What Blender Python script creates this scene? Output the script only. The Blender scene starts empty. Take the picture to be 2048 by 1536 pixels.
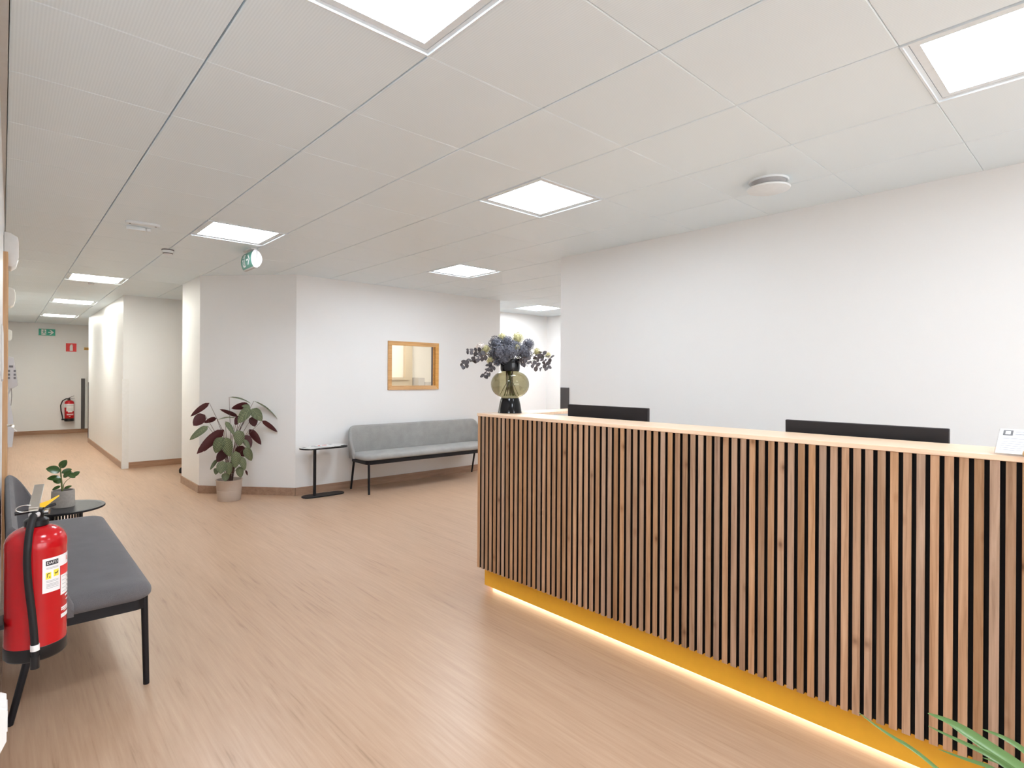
import bpy, bmesh, math, random
from mathutils import Vector, Matrix

S = bpy.context.scene
C = S.collection
PI = math.pi
# ------------------------------------------------------------------ camera, world, exposure
cam = bpy.data.cameras.new('camera')
cam_ob = bpy.data.objects.new('camera', cam)
C.objects.link(cam_ob)
cam.sensor_width = 36.0
cam.lens = 36.0 * 1119.54 / 2048.0
cam.shift_y = (753.6 - 768.0) / 2048.0
cam.clip_start = 0.03
R_ = Vector((0.73881943, -0.67387673, 0.006))
U_ = Vector((-0.00443297, 0.00404331, 0.999982))
F_ = Vector((0.67388686, 0.73883273, 0.0))
M = Matrix((R_, U_, -F_)).transposed().to_4x4()
M.translation = (0.0, 0.0, 1.4155)
cam_ob.matrix_world = M
S.camera = cam_ob

S.view_settings.view_transform = 'Standard'
S.view_settings.look = 'None'
S.view_settings.gamma = 1.0
S.view_settings.use_curve_mapping = False
S.view_settings.exposure = 0.06
S.cycles.use_denoising = True
S.cycles.max_bounces = 10
S.cycles.diffuse_bounces = 7
S.cycles.caustics_reflective = False
S.cycles.caustics_refractive = False
S.cycles.sample_clamp_indirect = 6.0

W = bpy.data.worlds.new('world')
S.world = W
W.use_nodes = True
W.node_tree.nodes['Background'].inputs[0].default_value = (0.9, 0.93, 1.0, 1)
W.node_tree.nodes['Background'].inputs[1].default_value = 8.5      # overcast daylight, enters through an unseen glazed entrance added behind the viewpoint
pt_ = bpy.data.lights.new('added_entrance_portal', 'AREA'); pt_.shape = 'RECTANGLE'; pt_.size = 3.6; pt_.size_y = 2.3; pt_.cycles.is_portal = True
pto = bpy.data.objects.new('added_entrance_portal', pt_); C.objects.link(pto)
pto.location = (2.05, -3.22, 1.25); pto.rotation_euler = (math.radians(90), 0, 0)  # guides sky sampling through the added entrance opening

PANEL_WHITE = (0.90, 1.0, 1.10)      # light of the reception panels
PANEL_WARM = (1.0, 0.98, 0.88)         # light of the corridor panels
PANEL_STRENGTH = 33.0
PANEL_MID = 21.5                        # dimmed group over the counter
PANEL_DIM = 13.0
PANEL_BACK = 48.0                       # back space behind the right wall
CORRIDOR_STRENGTH = 50.0
LED_STRENGTH = 8.5

HC = 2.605                              # ceiling height
GX, GY, T = 0.5674, 1.7515, 0.6         # ceiling grid origin and pitch

# ------------------------------------------------------------------ helpers
def lin(c):
    return tuple(((v / 255.0) / 12.92 if v / 255.0 <= 0.04045 else ((v / 255.0 + 0.055) / 1.055) ** 2.4) for v in c)

class NT:
    def __init__(s, name):
        s.m = bpy.data.materials.new(name)
        s.m.use_nodes = True
        s.t = s.m.node_tree
        s.b = s.t.nodes['Principled BSDF']
        s.out = s.t.nodes['Material Output']
    def n(s, typ, **kw):
        x = s.t.nodes.new(typ)
        for k, v in kw.items():
            if k.startswith('i_'):
                x.inputs[k[2:].replace('_', ' ')].default_value = v
            else:
                setattr(x, k, v)
        return x
    def l(s, a, b):
        s.t.links.new(a, b)
    def ramp(s, fac, stops):
        r = s.n('ShaderNodeValToRGB')
        e = r.color_ramp.elements
        while len(e) < len(stops):
            e.new(0.5)
        for el, (p, c) in zip(e, stops):
            el.position = p
            el.color = (*c, 1) if len(c) == 3 else c
        s.l(fac, r.inputs[0])
        return r.outputs[0]
    def coords(s, scale, kind='Object', rnd=False):
        tc = s.n('ShaderNodeTexCoord')
        mp = s.n('ShaderNodeMapping')
        mp.inputs['Scale'].default_value = scale
        s.l(tc.outputs[kind], mp.inputs['Vector'])
        if rnd:
            oi = s.n('ShaderNodeObjectInfo')
            cx = s.n('ShaderNodeCombineXYZ')
            mu = s.n('ShaderNodeMath', operation='MULTIPLY')
            mu.inputs[1].default_value = 37.0
            s.l(oi.outputs['Random'], mu.inputs[0])
            s.l(mu.outputs[0], cx.inputs[0]); s.l(mu.outputs[0], cx.inputs[2])
            s.l(cx.outputs[0], mp.inputs['Location'])
        return mp.outputs[0]
    def bump(s, h, strength, dist=0.01):
        b = s.n('ShaderNodeBump')
        b.inputs['Strength'].default_value = strength
        b.inputs['Distance'].default_value = dist
        s.l(h, b.inputs['Height'])
        s.l(b.outputs[0], s.b.inputs['Normal'])

def plain(name, col, rough=0.5, metal=0.0, spec=0.5, noise=0.0, nscale=30.0):
    x = NT(name)
    x.b.inputs['Base Color'].default_value = (*col, 1)
    x.b.inputs['Roughness'].default_value = rough
    x.b.inputs['Metallic'].default_value = metal
    x.b.inputs['Specular IOR Level'].default_value = spec
    nz = x.n('ShaderNodeTexNoise'); nz.inputs['Scale'].default_value = nscale
    nz.inputs['Detail'].default_value = 3
    x.l(x.coords((1, 1, 1)), nz.inputs['Vector'])
    a = max(noise, 0.02)
    x.l(x.ramp(nz.outputs['Fac'], [(0.3, tuple(v * (1 - a) for v in col)), (0.7, tuple(min(1, v * (1 + a)) for v in col))]), x.b.inputs['Base Color'])
    return x.m

def emit(name, col, strength):
    x = NT(name)
    x.b.inputs['Base Color'].default_value = (*col, 1)
    x.b.inputs['Emission Color'].default_value = (*col, 1)
    x.b.inputs['Emission Strength'].default_value = strength
    return x.m

class MB:
    """collects geometry for ONE mesh object"""
    def __init__(s):
        s.v, s.f, s.uv = [], [], {}
    def add(s, vs, fs):
        o = len(s.v)
        s.v += [tuple(v) for v in vs]
        s.f += [tuple(i + o for i in f) for f in fs]
        return s
    def box(s, a, b):
        x0, y0, z0 = a; x1, y1, z1 = b
        return s.add([(x0,y0,z0),(x1,y0,z0),(x1,y1,z0),(x0,y1,z0),(x0,y0,z1),(x1,y0,z1),(x1,y1,z1),(x0,y1,z1)],
                     [(0,3,2,1),(4,5,6,7),(0,1,5,4),(1,2,6,5),(2,3,7,6),(3,0,4,7)])
    def prism(s, poly, z0, z1, axis='z'):
        n = len(poly)
        def p(q, h):
            return (q[0], q[1], h) if axis == 'z' else ((h, q[0], q[1]) if axis == 'x' else (q[0], h, q[1]))
        vs = [p(q, z0) for q in poly] + [p(q, z1) for q in poly]
        fs = [tuple(range(n - 1, -1, -1)), tuple(range(n, 2 * n))] + [(i, (i + 1) % n, n + (i + 1) % n, n + i) for i in range(n)]
        return s.add(vs, fs)
    def lathe(s, prof, n=32, c=(0, 0, 0), cap=True):
        vs, fs = [], []
        for r, z in prof:
            for i in range(n):
                a = 2 * PI * i / n
                vs.append((c[0] + r * math.cos(a), c[1] + r * math.sin(a), c[2] + z))
        for k in range(len(prof) - 1):
            for i in range(n):
                j = (i + 1) % n
                fs.append((k*n+i, k*n+j, (k+1)*n+j, (k+1)*n+i))
        if cap:
            fs.append(tuple(range(n - 1, -1, -1)))
            fs.append(tuple((len(prof) - 1) * n + i for i in range(n)))
        return s.add(vs, fs)
    def tube(s, pts, r, n=10, r2=None, flat=1.0):
        pts = [Vector(p) for p in pts]
        m = len(pts)
        vs, fs = [], []
        t0 = (pts[1] - pts[0]).normalized()
        ref = Vector((0, 0, 1)) if abs(t0.z) < 0.9 else Vector((1, 0, 0))
        u = t0.cross(ref).normalized()
        for k, p in enumerate(pts):
            t = (pts[min(k+1, m-1)] - pts[max(k-1, 0)]).normalized()
            u = (u - t * u.dot(t)).normalized()
            w = t.cross(u)
            rr = r if r2 is None else r + (r2 - r) * k / (m - 1)
            for i in range(n):
                a = 2 * PI * i / n
                vs.append(p + u * rr * math.cos(a) + w * rr * flat * math.sin(a))
        for k in range(m - 1):
            for i in range(n):
                j = (i + 1) % n
                fs.append((k*n+i, k*n+j, (k+1)*n+j, (k+1)*n+i))
        fs.append(tuple(range(n - 1, -1, -1)))
        fs.append(tuple((m - 1) * n + i for i in range(n)))
        return s.add(vs, fs)
    def rings(s, rings, cap=True):
        n = len(rings[0])
        vs = [p for r in rings for p in r]
        fs = []
        for k in range(len(rings) - 1):
            for i in range(n):
                j = (i + 1) % n
                fs.append((k*n+i, k*n+j, (k+1)*n+j, (k+1)*n+i))
        if cap:
            fs.append(tuple(range(n - 1, -1, -1)))
            fs.append(tuple((len(rings) - 1) * n + i for i in range(n)))
        return s.add(vs, fs)
    def build(s, name, mat, parent=None, smooth=False, bevel=0.0, seg=2, loc=None):
        me = bpy.data.meshes.new(name)
        me.from_pydata(s.v, [], s.f)
        if bevel:
            bm = bmesh.new(); bm.from_mesh(me)
            es = [e for e in bm.edges if len(e.link_faces) == 2 and e.calc_face_angle(0) > 0.6]
            bmesh.ops.bevel(bm, geom=es, offset=bevel, segments=seg, profile=0.5, affect='EDGES')
            bm.to_mesh(me); bm.free()
        me.materials.append(mat)
        if smooth:
            for p in me.polygons:
                p.use_smooth = True
            try:
                me.set_sharp_from_angle(angle=0.7)
            except Exception:
                pass
        o = bpy.data.objects.new(name, me)
        C.objects.link(o)
        if parent is not None:
            o.parent = parent
        if loc is not None:
            o.location = loc
        return o

def tag(o, label=None, cat=None, group=None, kind=None):
    for k, v in (('label', label), ('category', cat), ('group', group), ('kind', kind)):
        if v:
            o[k] = v
    return o

def thing(name, label, cat, loc=(0, 0, 0), rz=0.0, group=None):
    o = bpy.data.objects.new(name, None)
    C.objects.link(o)
    o.location = loc
    o.rotation_euler = (0, 0, rz)
    o.empty_display_size = 0.1
    return tag(o, label, cat, group)

def copy_tree(o, parent=None):
    c = o.copy(); C.objects.link(c)
    if parent is not None:
        c.parent = parent
    for ch in list(o.children):
        copy_tree(ch, c)
    return c

def rrect(x0, y0, x1, y1, r, n=6):
    out = []
    for cx, cy, a0 in ((x1 - r, y1 - r, 0), (x0 + r, y1 - r, 90), (x0 + r, y0 + r, 180), (x1 - r, y0 + r, 270)):
        for i in range(n + 1):
            a = math.radians(a0 + 90.0 * i / n)
            out.append((cx + r * math.cos(a), cy + r * math.sin(a)))
    return out

def padded(x0, y0, x1, y1, r, levels, n=6):
    """rounded slab from (inset, z) levels"""
    rg = []
    for ins, z in levels:
        rg.append([(x, y, z) for x, y in rrect(x0 + ins, y0 + ins, x1 - ins, y1 - ins, max(r - ins * 0.6, 0.004), n)])
    return MB().rings(rg)

def text_mesh(txt, size, name, mat, parent, place, depth=0.0006, align='CENTER'):
    """flat lettering as a mesh; place maps (x, y, z) of the text plane to the parent's space"""
    cu = bpy.data.curves.new(name, 'FONT')
    cu.body = txt; cu.size = size; cu.align_x = align; cu.align_y = 'CENTER'
    cu.resolution_u = 3
    tmp = bpy.data.objects.new(name + '_tmp', cu)
    C.objects.link(tmp)
    dg = bpy.context.evaluated_depsgraph_get()
    me = bpy.data.meshes.new_from_object(tmp.evaluated_get(dg))
    bpy.data.objects.remove(tmp)
    for v in me.vertices:
        v.co = place(v.co.x, v.co.y, depth)
    me.name = name
    me.materials.clear(); me.materials.append(mat)
    o = bpy.data.objects.new(name, me); C.objects.link(o)
    o.parent = parent
    return o

# ------------------------------------------------------------------ materials
def wall_paint(name, col, rough=0.42):
    x = NT(name)
    nz = x.n('ShaderNodeTexNoise'); nz.inputs['Scale'].default_value = 220; nz.inputs['Detail'].default_value = 2
    x.l(x.coords((1, 1, 1)), nz.inputs['Vector'])
    x.b.inputs['Base Color'].default_value = (*col, 1)
    x.b.inputs['Roughness'].default_value = rough
    x.b.inputs['Specular IOR Level'].default_value = 0.3
    x.bump(nz.outputs['Fac'], 0.06, 0.002)
    return x.m

def ceiling_mat():
    x = NT('ceiling_metal_paint')
    w = x.n('ShaderNodeTexWave', wave_type='BANDS', bands_direction='X')
    w.inputs['Scale'].default_value = 31.4
    x.l(x.coords((1, 1, 1)), w.inputs['Vector'])
    x.l(x.ramp(w.outputs['Fac'], [(0.25, (0.76, 0.86, 0.92)), (0.75, (0.80, 0.90, 0.96))]), x.b.inputs['Base Color'])
    x.b.inputs['Roughness'].default_value = 0.38
    x.b.inputs['Specular IOR Level'].default_value = 0.4
    return x.m

def floor_mat():
    x = NT('wood_pattern_vinyl')
    n1 = x.n('ShaderNodeTexNoise'); n1.inputs['Scale'].default_value = 1.0; n1.inputs['Detail'].default_value = 6; n1.inputs['Roughness'].default_value = 0.62; n1.inputs['Distortion'].default_value = 0.35
    x.l(x.coords((58, 2.6, 1)), n1.inputs['Vector'])
    n2 = x.n('ShaderNodeTexNoise'); n2.inputs['Scale'].default_value = 1.0; n2.inputs['Detail'].default_value = 3
    x.l(x.coords((7.5, 0.7, 1)), n2.inputs['Vector'])
    mix = x.n('ShaderNodeMath', operation='MULTIPLY_ADD'); mix.inputs[1].default_value = 0.35
    x.l(n2.outputs['Fac'], mix.inputs[0])
    sc = x.n('ShaderNodeMath', operation='MULTIPLY'); sc.inputs[1].default_value = 0.65
    x.l(n1.outputs['Fac'], sc.inputs[0]); x.l(sc.outputs[0], mix.inputs[2])
    x.l(x.ramp(mix.outputs[0], [(0.30, (0.31, 0.19, 0.12)), (0.42, (0.44, 0.285, 0.188)), (0.56, (0.485, 0.322, 0.217)), (0.72, (0.54, 0.37, 0.256))]), x.b.inputs['Base Color'])
    x.b.inputs['Roughness'].default_value = 0.34
    x.b.inputs['Specular IOR Level'].default_value = 0.45
    x.bump(n1.outputs['Fac'], 0.03, 0.002)
    return x.m

def wood_mat(name, c0, c1, c2, axis='z', fine=90, rough=0.5, knots=True, vary=0.16):
    x = NT(name)
    sc = {'z': (fine, fine, 3.0), 'y': (fine, 3.0, fine), 'x': (3.0, fine, fine)}[axis]
    n1 = x.n('ShaderNodeTexNoise'); n1.inputs['Scale'].default_value = 1; n1.inputs['Detail'].default_value = 5; n1.inputs['Roughness'].default_value = 0.6; n1.inputs['Distortion'].default_value = 0.6
    x.l(x.coords(sc, rnd=True), n1.inputs['Vector'])
    col = x.ramp(n1.outputs['Fac'], [(0.28, c0), (0.5, c1), (0.75, c2)])
    if knots:
        k = x.n('ShaderNodeTexVoronoi'); k.inputs['Scale'].default_value = 1
        sk = {'z': (9, 9, 6.0), 'y': (9, 6.0, 9), 'x': (6.0, 9, 9)}[axis]
        x.l(x.coords(sk, rnd=True), k.inputs['Vector'])
        km = x.ramp(k.outputs['Distance'], [(0.03, (0.34, 0.27, 0.22)), (0.10, (0.78, 0.72, 0.68)), (0.19, (1, 1, 1))])
        mm = x.n('ShaderNodeMixRGB', blend_type='MULTIPLY'); mm.inputs[0].default_value = 0.85
        x.l(col, mm.inputs[1]); x.l(km, mm.inputs[2]); col = mm.outputs[0]
    oi = x.n('ShaderNodeObjectInfo')
    hv = x.n('ShaderNodeHueSaturation')
    mr = x.n('ShaderNodeMapRange'); mr.inputs[3].default_value = 1 - vary; mr.inputs[4].default_value = 1 + vary
    x.l(oi.outputs['Random'], mr.inputs[0]); x.l(mr.outputs[0], hv.inputs['Value'])
    wn = x.n('ShaderNodeTexWhiteNoise', noise_dimensions='1D'); x.l(oi.outputs['Random'], wn.inputs['W'])
    ms = x.n('ShaderNodeMapRange'); ms.inputs[3].default_value = 0.84; ms.inputs[4].default_value = 1.14
    x.l(wn.outputs['Value'], ms.inputs[0]); x.l(ms.outputs[0], hv.inputs['Saturation'])
    x.l(col, hv.inputs['Color'])
    x.l(hv.outputs[0], x.b.inputs['Base Color'])
    x.b.inputs['Roughness'].default_value = rough
    x.b.inputs['Specular IOR Level'].default_value = 0.35
    x.bump(n1.outputs['Fac'], 0.12, 0.001)
    return x.m

def fabric_mat(name, col):
    x = NT(name)
    a = x.n('ShaderNodeTexNoise'); a.inputs['Scale'].default_value = 1; a.inputs['Detail'].default_value = 2
    x.l(x.coords((420, 420, 420)), a.inputs['Vector'])
    b = x.n('ShaderNodeTexNoise'); b.inputs['Scale'].default_value = 9; b.inputs['Detail'].default_value = 3
    x.l(x.coords((1, 1, 1)), b.inputs['Vector'])
    add = x.n('ShaderNodeMath', operation='MULTIPLY_ADD'); add.inputs[1].default_value = 0.35
    x.l(b.outputs['Fac'], add.inputs[0]); 
    sc = x.n('ShaderNodeMath', operation='MULTIPLY'); sc.inputs[1].default_value = 0.65
    x.l(a.outputs['Fac'], sc.inputs[0]); x.l(sc.outputs[0], add.inputs[2])
    x.l(x.ramp(add.outputs[0], [(0.3, tuple(v * 0.78 for v in col)), (0.7, tuple(v * 1.22 for v in col))]), x.b.inputs['Base Color'])
    x.b.inputs['Roughness'].default_value = 0.95
    x.b.inputs['Specular IOR Level'].default_value = 0.15
    x.b.inputs['Sheen Weight'].default_value = 0.15
    x.bump(a.outputs['Fac'], 0.35, 0.002)
    return x.m

def leaf_mat(name, top_dark, top_light, under, stripes=9.0, gloss=0.45):
    """top side carries pale stripes beside the veins, the underside its own colour"""
    x = NT(name)
    tc = x.n('ShaderNodeTexCoord'); sep = x.n('ShaderNodeSeparateXYZ'); x.l(tc.outputs['UV'], sep.inputs[0])
    ab = x.n('ShaderNodeMath', operation='ABSOLUTE'); 
    sub = x.n('ShaderNodeMath', operation='SUBTRACT'); sub.inputs[1].default_value = 0.5
    x.l(sep.outputs[0], sub.inputs[0]); x.l(sub.outputs[0], ab.inputs[0])
    m1 = x.n('ShaderNodeMath', operation='MULTIPLY_ADD'); m1.inputs[1].default_value = -0.55
    x.l(ab.outputs[0], m1.inputs[0]); x.l(sep.outputs[1], m1.inputs[2])
    m2 = x.n('ShaderNodeMath', operation='MULTIPLY'); m2.inputs[1].default_value = stripes * 2 * PI
    x.l(m1.outputs[0], m2.inputs[0])
    sn = x.n('ShaderNodeMath', operation='SINE'); x.l(m2.outputs[0], sn.inputs[0])
    edge = x.n('ShaderNodeMath', operation='MULTIPLY_ADD'); edge.inputs[1].default_value = -1.4; edge.inputs[2].default_value = 0.12
    x.l(ab.outputs[0], edge.inputs[0])
    s2 = x.n('ShaderNodeMath', operation='ADD'); x.l(sn.outputs[0], s2.inputs[0]); x.l(edge.outputs[0], s2.inputs[1])
    top = x.ramp(s2.outputs[0], [(0.0, top_dark), (0.25, top_light)])
    geo = x.n('ShaderNodeNewGeometry')
    mx = x.n('ShaderNodeMixRGB'); x.l(geo.outputs['Backfacing'], mx.inputs[0]); x.l(top, mx.inputs[1])
    mx.inputs[2].default_value = (*under, 1)
    x.l(mx.outputs[0], x.b.inputs['Base Color'])
    x.b.inputs['Roughness'].default_value = gloss
    x.b.inputs['Specular IOR Level'].default_value = 0.35
    return x.m

def glass_mat(name, tint, gloss_rough=0.02, base=0.04):
    x = NT(name)
    tr = x.n('ShaderNodeBsdfTransparent'); tr.inputs[0].default_value = (*tint, 1)
    gl = x.n('ShaderNodeBsdfGlossy'); gl.inputs['Roughness'].default_value = gloss_rough
    fr = x.n('ShaderNodeFresnel')
    ge = x.n('ShaderNodeNewGeometry'); io = x.n('ShaderNodeMapRange'); io.inputs[3].default_value = 1.45; io.inputs[4].default_value = 1 / 1.45
    x.l(ge.outputs['Backfacing'], io.inputs[0]); x.l(io.outputs[0], fr.inputs['IOR'])
    mx = x.n('ShaderNodeMixShader')
    x.l(fr.outputs[0], mx.inputs[0]); x.l(tr.outputs[0], mx.inputs[1]); x.l(gl.outputs[0], mx.inputs[2])
    x.l(mx.outputs[0], x.out.inputs['Surface'])
    return x.m

M_WALL = wall_paint('white_wall_paint', (0.805, 0.81, 0.81))
M_TRIMW = plain('white_painted_trim', (0.78, 0.78, 0.77), 0.35)
M_CEIL = ceiling_mat()
M_VOID = plain('dark_ceiling_void', (0.02, 0.02, 0.02), 0.9)
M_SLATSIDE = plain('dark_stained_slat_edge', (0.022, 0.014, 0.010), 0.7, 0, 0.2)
M_ANGLE = plain('grey_wall_angle', (0.6, 0.6, 0.59), 0.5)
M_FLOOR = floor_mat()
M_BASE = wood_mat('brown_skirting_vinyl', (0.25, 0.15, 0.10), (0.32, 0.20, 0.135), (0.39, 0.255, 0.18), 'x', 30, 0.4, False, 0.04)
M_SLAT = wood_mat('oiled_oak_slat', (0.265, 0.145, 0.08), (0.405, 0.24, 0.142), (0.50, 0.315, 0.20), 'z', 75, 0.5, True, 0.2)
M_TOP = wood_mat('pale_oak_worktop', (0.78, 0.51, 0.31), (0.87, 0.59, 0.37), (0.92, 0.66, 0.44), 'y', 60, 0.32, False, 0.02)
M_JAMB = wood_mat('beech_door_frame', (0.46, 0.28, 0.16), (0.55, 0.35, 0.205), (0.62, 0.41, 0.25), 'z', 60, 0.4, False, 0.03)
M_WINF = wood_mat('honey_oak_window_frame', (0.48, 0.255, 0.09), (0.60, 0.33, 0.125), (0.68, 0.40, 0.17), 'x', 40, 0.4, False, 0.04)
M_BLACKBACK = plain('black_felt_backing', (0.008, 0.007, 0.008), 0.9)
M_KICK = plain('ochre_yellow_kick_panel', (0.80, 0.42, 0.03), 0.45)
M_FABRIC = fabric_mat('dark_grey_wool_fabric', (0.118, 0.110, 0.114))
M_FABRICL = fabric_mat('mid_grey_wool_fabric', (0.315, 0.31, 0.30))
M_BLACK = plain('black_powder_coat', (0.009, 0.008, 0.010), 0.45, 0, 0.25)
M_BLACKPL = plain('black_plastic', (0.010, 0.009, 0.010), 0.4, 0, 0.3)
M_RUBBER = plain('black_rubber', (0.010, 0.009, 0.010), 0.5, 0, 0.3)
M_MON = plain('dark_grey_monitor_plastic', (0.017, 0.014, 0.015), 0.45, 0, 0.3)
M_GUARD = plain('anthracite_wall_guard', (0.065, 0.058, 0.06), 0.5)
M_WHITEPL = plain('white_plastic', (0.78, 0.77, 0.75), 0.35)
M_GREYPL = plain('light_grey_plastic', (0.50, 0.48, 0.48), 0.45)
M_DGREY = plain('dark_grey_plastic', (0.12, 0.11, 0.115), 0.5)
M_RED = plain('red_enamel', (0.44, 0.006, 0.010), 0.16, 0, 0.4)
M_REDP = plain('red_sign_print', (0.66, 0.03, 0.03), 0.5)
M_STEEL = plain('brushed_steel', (0.62, 0.58, 0.52), 0.3, 0.9)
M_CHROME = plain('chrome', (0.8, 0.8, 0.8), 0.12, 1.0)
M_YELLOW = plain('yellow_plastic', (0.80, 0.47, 0.03), 0.45)
M_YELP = plain('yellow_print', (0.82, 0.68, 0.06), 0.5)
M_PAPER = plain('white_paper', (0.74, 0.73, 0.72), 0.6)
M_LABEL = plain('white_label_print', (0.80, 0.78, 0.78), 0.45)
M_INK = plain('grey_ink', (0.32, 0.32, 0.34), 0.6)
M_INKD = plain('black_ink', (0.03, 0.03, 0.035), 0.6)
M_GREEN = plain('green_sign_print', (0.02, 0.33, 0.22), 0.45)
M_GREENC = plain('green_sign_face', (0.05, 0.22, 0.165), 0.4)
M_ORANGE = plain('ochre_sign_print', (0.62, 0.33, 0.05), 0.5)
M_CONC = plain('grey_concrete_pot', (0.30, 0.27, 0.245), 0.8, noise=0.08, nscale=60)
M_POT = plain('beige_plastic_pot', (0.46, 0.38, 0.315), 0.6)
M_SOIL = plain('dark_soil', (0.03, 0.02, 0.014), 0.95, noise=0.5, nscale=200)
M_STEM = plain('green_stem', (0.10, 0.12, 0.03), 0.5)
M_PETIOLE = plain('brown_leaf_stalk', (0.09, 0.045, 0.035), 0.5)
M_CAL = leaf_mat('striped_calathea_leaf', (0.045, 0.062, 0.026), (0.20, 0.212, 0.108), (0.052, 0.006, 0.007), 10.0, 0.55)
M_CALS = plain('silvery_leaf_edge_on', (0.30, 0.29, 0.22), 0.5)
M_RUB = leaf_mat('glossy_green_leaf', (0.035, 0.075, 0.018), (0.065, 0.125, 0.028), (0.11, 0.13, 0.06), 0.001, 0.25)
M_PALM = leaf_mat('palm_blade', (0.085, 0.165, 0.04), (0.15, 0.245, 0.10), (0.11, 0.20, 0.06), 0.001, 0.35)
M_EUC = leaf_mat('grey_purple_eucalyptus_leaf', (0.075, 0.065, 0.07), (0.13, 0.12, 0.115), (0.12, 0.125, 0.09), 0.001, 0.6)
M_HB = plain('slate_blue_florets', (0.115, 0.118, 0.145), 0.8, noise=0.6, nscale=70)
M_HC = plain('cream_green_florets', (0.60, 0.56, 0.30), 0.8, noise=0.35, nscale=60)
M_HP = plain('pale_blush_florets', (0.72, 0.64, 0.59), 0.8, noise=0.12, nscale=60)
M_SMOKE = glass_mat('smoke_olive_glass', (0.54, 0.51, 0.39))
M_PANE = glass_mat('clear_pane', (0.96, 0.965, 0.95))
M_ACRYL = glass_mat('clear_acrylic', (0.97, 0.97, 0.97))
M_BLACKGL = plain('black_glass', (0.004, 0.004, 0.005), 0.10, 0, 0.3)
M_FRAME = plain('cool_white_fixture_paint', (0.74, 0.80, 0.84), 0.4)
M_FITTING = plain('cool_white_fitting_plastic', (0.78, 0.83, 0.86), 0.4)
M_CREAM = wall_paint('cream_wall_paint', (0.84, 0.80, 0.735))
M_BEIGE = plain('beige_laminate', (0.62, 0.52, 0.38), 0.5)
M_PALEGR = plain('pale_grey_laminate', (0.62, 0.59, 0.56), 0.5)
M_DIFF = emit('reception_panel_glow', PANEL_WHITE, PANEL_STRENGTH)
M_DIFFM = emit('counter_panel_glow', PANEL_WHITE, PANEL_MID)
M_DIFFB = emit('back_space_panel_glow', (0.98, 1.0, 1.02), PANEL_BACK)
M_DIFFD = emit('dimmed_panel_glow', PANEL_WHITE, PANEL_DIM)
M_DIFFW = emit('corridor_panel_glow', PANEL_WARM, CORRIDOR_STRENGTH)
M_LED = emit('warm_led_strip', (1.0, 0.86, 0.58), LED_STRENGTH)

# ------------------------------------------------------------------ plant and flower measurements (metres, relative to their pot or vase)
CALATHEA=[
 ((-0.197,0.055,1.104),(-0.381,0.059,0.959),0.058,'m'),
 ((-0.251,0.018,0.976),(-0.368,-0.005,0.863),0.110,'m'),
 ((-0.132,0.016,0.931),(-0.257,0.013,0.886),0.058,'m'),
 ((-0.233,-0.039,0.853),(-0.411,-0.042,0.711),0.076,'g'),
 ((-0.096,-0.139,0.812),(-0.359,-0.124,0.567),0.110,'m'),
 ((-0.173,-0.004,0.680),(-0.265,-0.015,0.572),0.040,'m'),
 ((-0.121,-0.174,0.736),(-0.185,-0.161,0.561),0.123,'g'),
 ((-0.092,-0.203,0.732),(-0.060,-0.224,0.521),0.119,'g'),
 ((0.036,-0.197,0.804),(0.046,-0.214,0.627),0.116,'g'),
 ((-0.071,-0.105,0.899),(0.000,-0.173,0.748),0.058,'g'),
 ((0.008,0.050,1.164),(0.219,-0.038,1.086),0.040,'s'),
 ((0.264,0.009,1.115),(0.497,-0.101,0.898),0.030,'s'),
 ((0.194,-0.054,1.072),(0.004,-0.053,1.041),0.080,'m'),
 ((0.169,-0.151,1.051),(0.038,-0.170,0.878),0.113,'g'),
 ((0.198,-0.138,1.034),(0.284,-0.211,0.894),0.114,'g'),
 ((0.191,-0.095,1.053),(0.104,-0.075,1.065),0.050,'g'),
 ((0.227,-0.063,0.940),(0.247,-0.080,0.822),0.090,'m'),
 ((0.330,-0.072,0.888),(0.488,-0.128,0.748),0.052,'m'),
 ((0.206,-0.026,0.791),(0.322,-0.071,0.607),0.075,'m'),
 ((0.159,-0.044,0.730),(0.191,-0.104,0.577),0.094,'m'),
 ((0.123,-0.117,0.689),(0.170,-0.173,0.557),0.049,'g'),
 ((0.056,-0.099,0.610),(0.122,-0.140,0.495),0.103,'m'),
 ((0.125,-0.160,0.600),(0.179,-0.191,0.447),0.093,'g'),
 ((0.005,-0.209,0.574),(-0.001,-0.217,0.386),0.110,'g'),
 ((-0.068,-0.085,0.568),(-0.147,-0.070,0.452),0.092,'m'),
 ((-0.115,-0.175,0.471),(-0.150,-0.223,0.339),0.109,'g'),
 ((-0.069,-0.209,0.460),(-0.062,-0.236,0.323),0.081,'g'),
 ((0.066,-0.164,0.503),(0.106,-0.195,0.350),0.082,'g'),
 ((0.055,-0.171,0.393),(0.065,-0.205,0.272),0.082,'g'),
 ((-0.149,-0.062,0.385),(-0.170,-0.108,0.318),0.058,'g'),
 ((-0.082,-0.164,0.336),(-0.096,-0.193,0.249),0.081,'g'),
 ((-0.129,-0.016,0.474),(-0.210,-0.050,0.368),0.041,'g'),
 ((0.084,-0.003,0.943),(-0.093,0.043,1.030),0.045,'m'),
 ((0.067,0.012,0.927),(-0.113,0.054,0.907),0.038,'s'),
 ((0.099,-0.028,0.954),(0.050,-0.042,0.848),0.064,'m'),
 ((0.155,-0.064,0.328),(0.162,-0.110,0.273),0.022,'m'),
 ((0.034,-0.010,0.437),(0.007,-0.008,0.305),0.069,'m'),
 ((-0.041,0.032,0.584),(-0.082,0.017,0.487),0.069,'m'),
]
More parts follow.
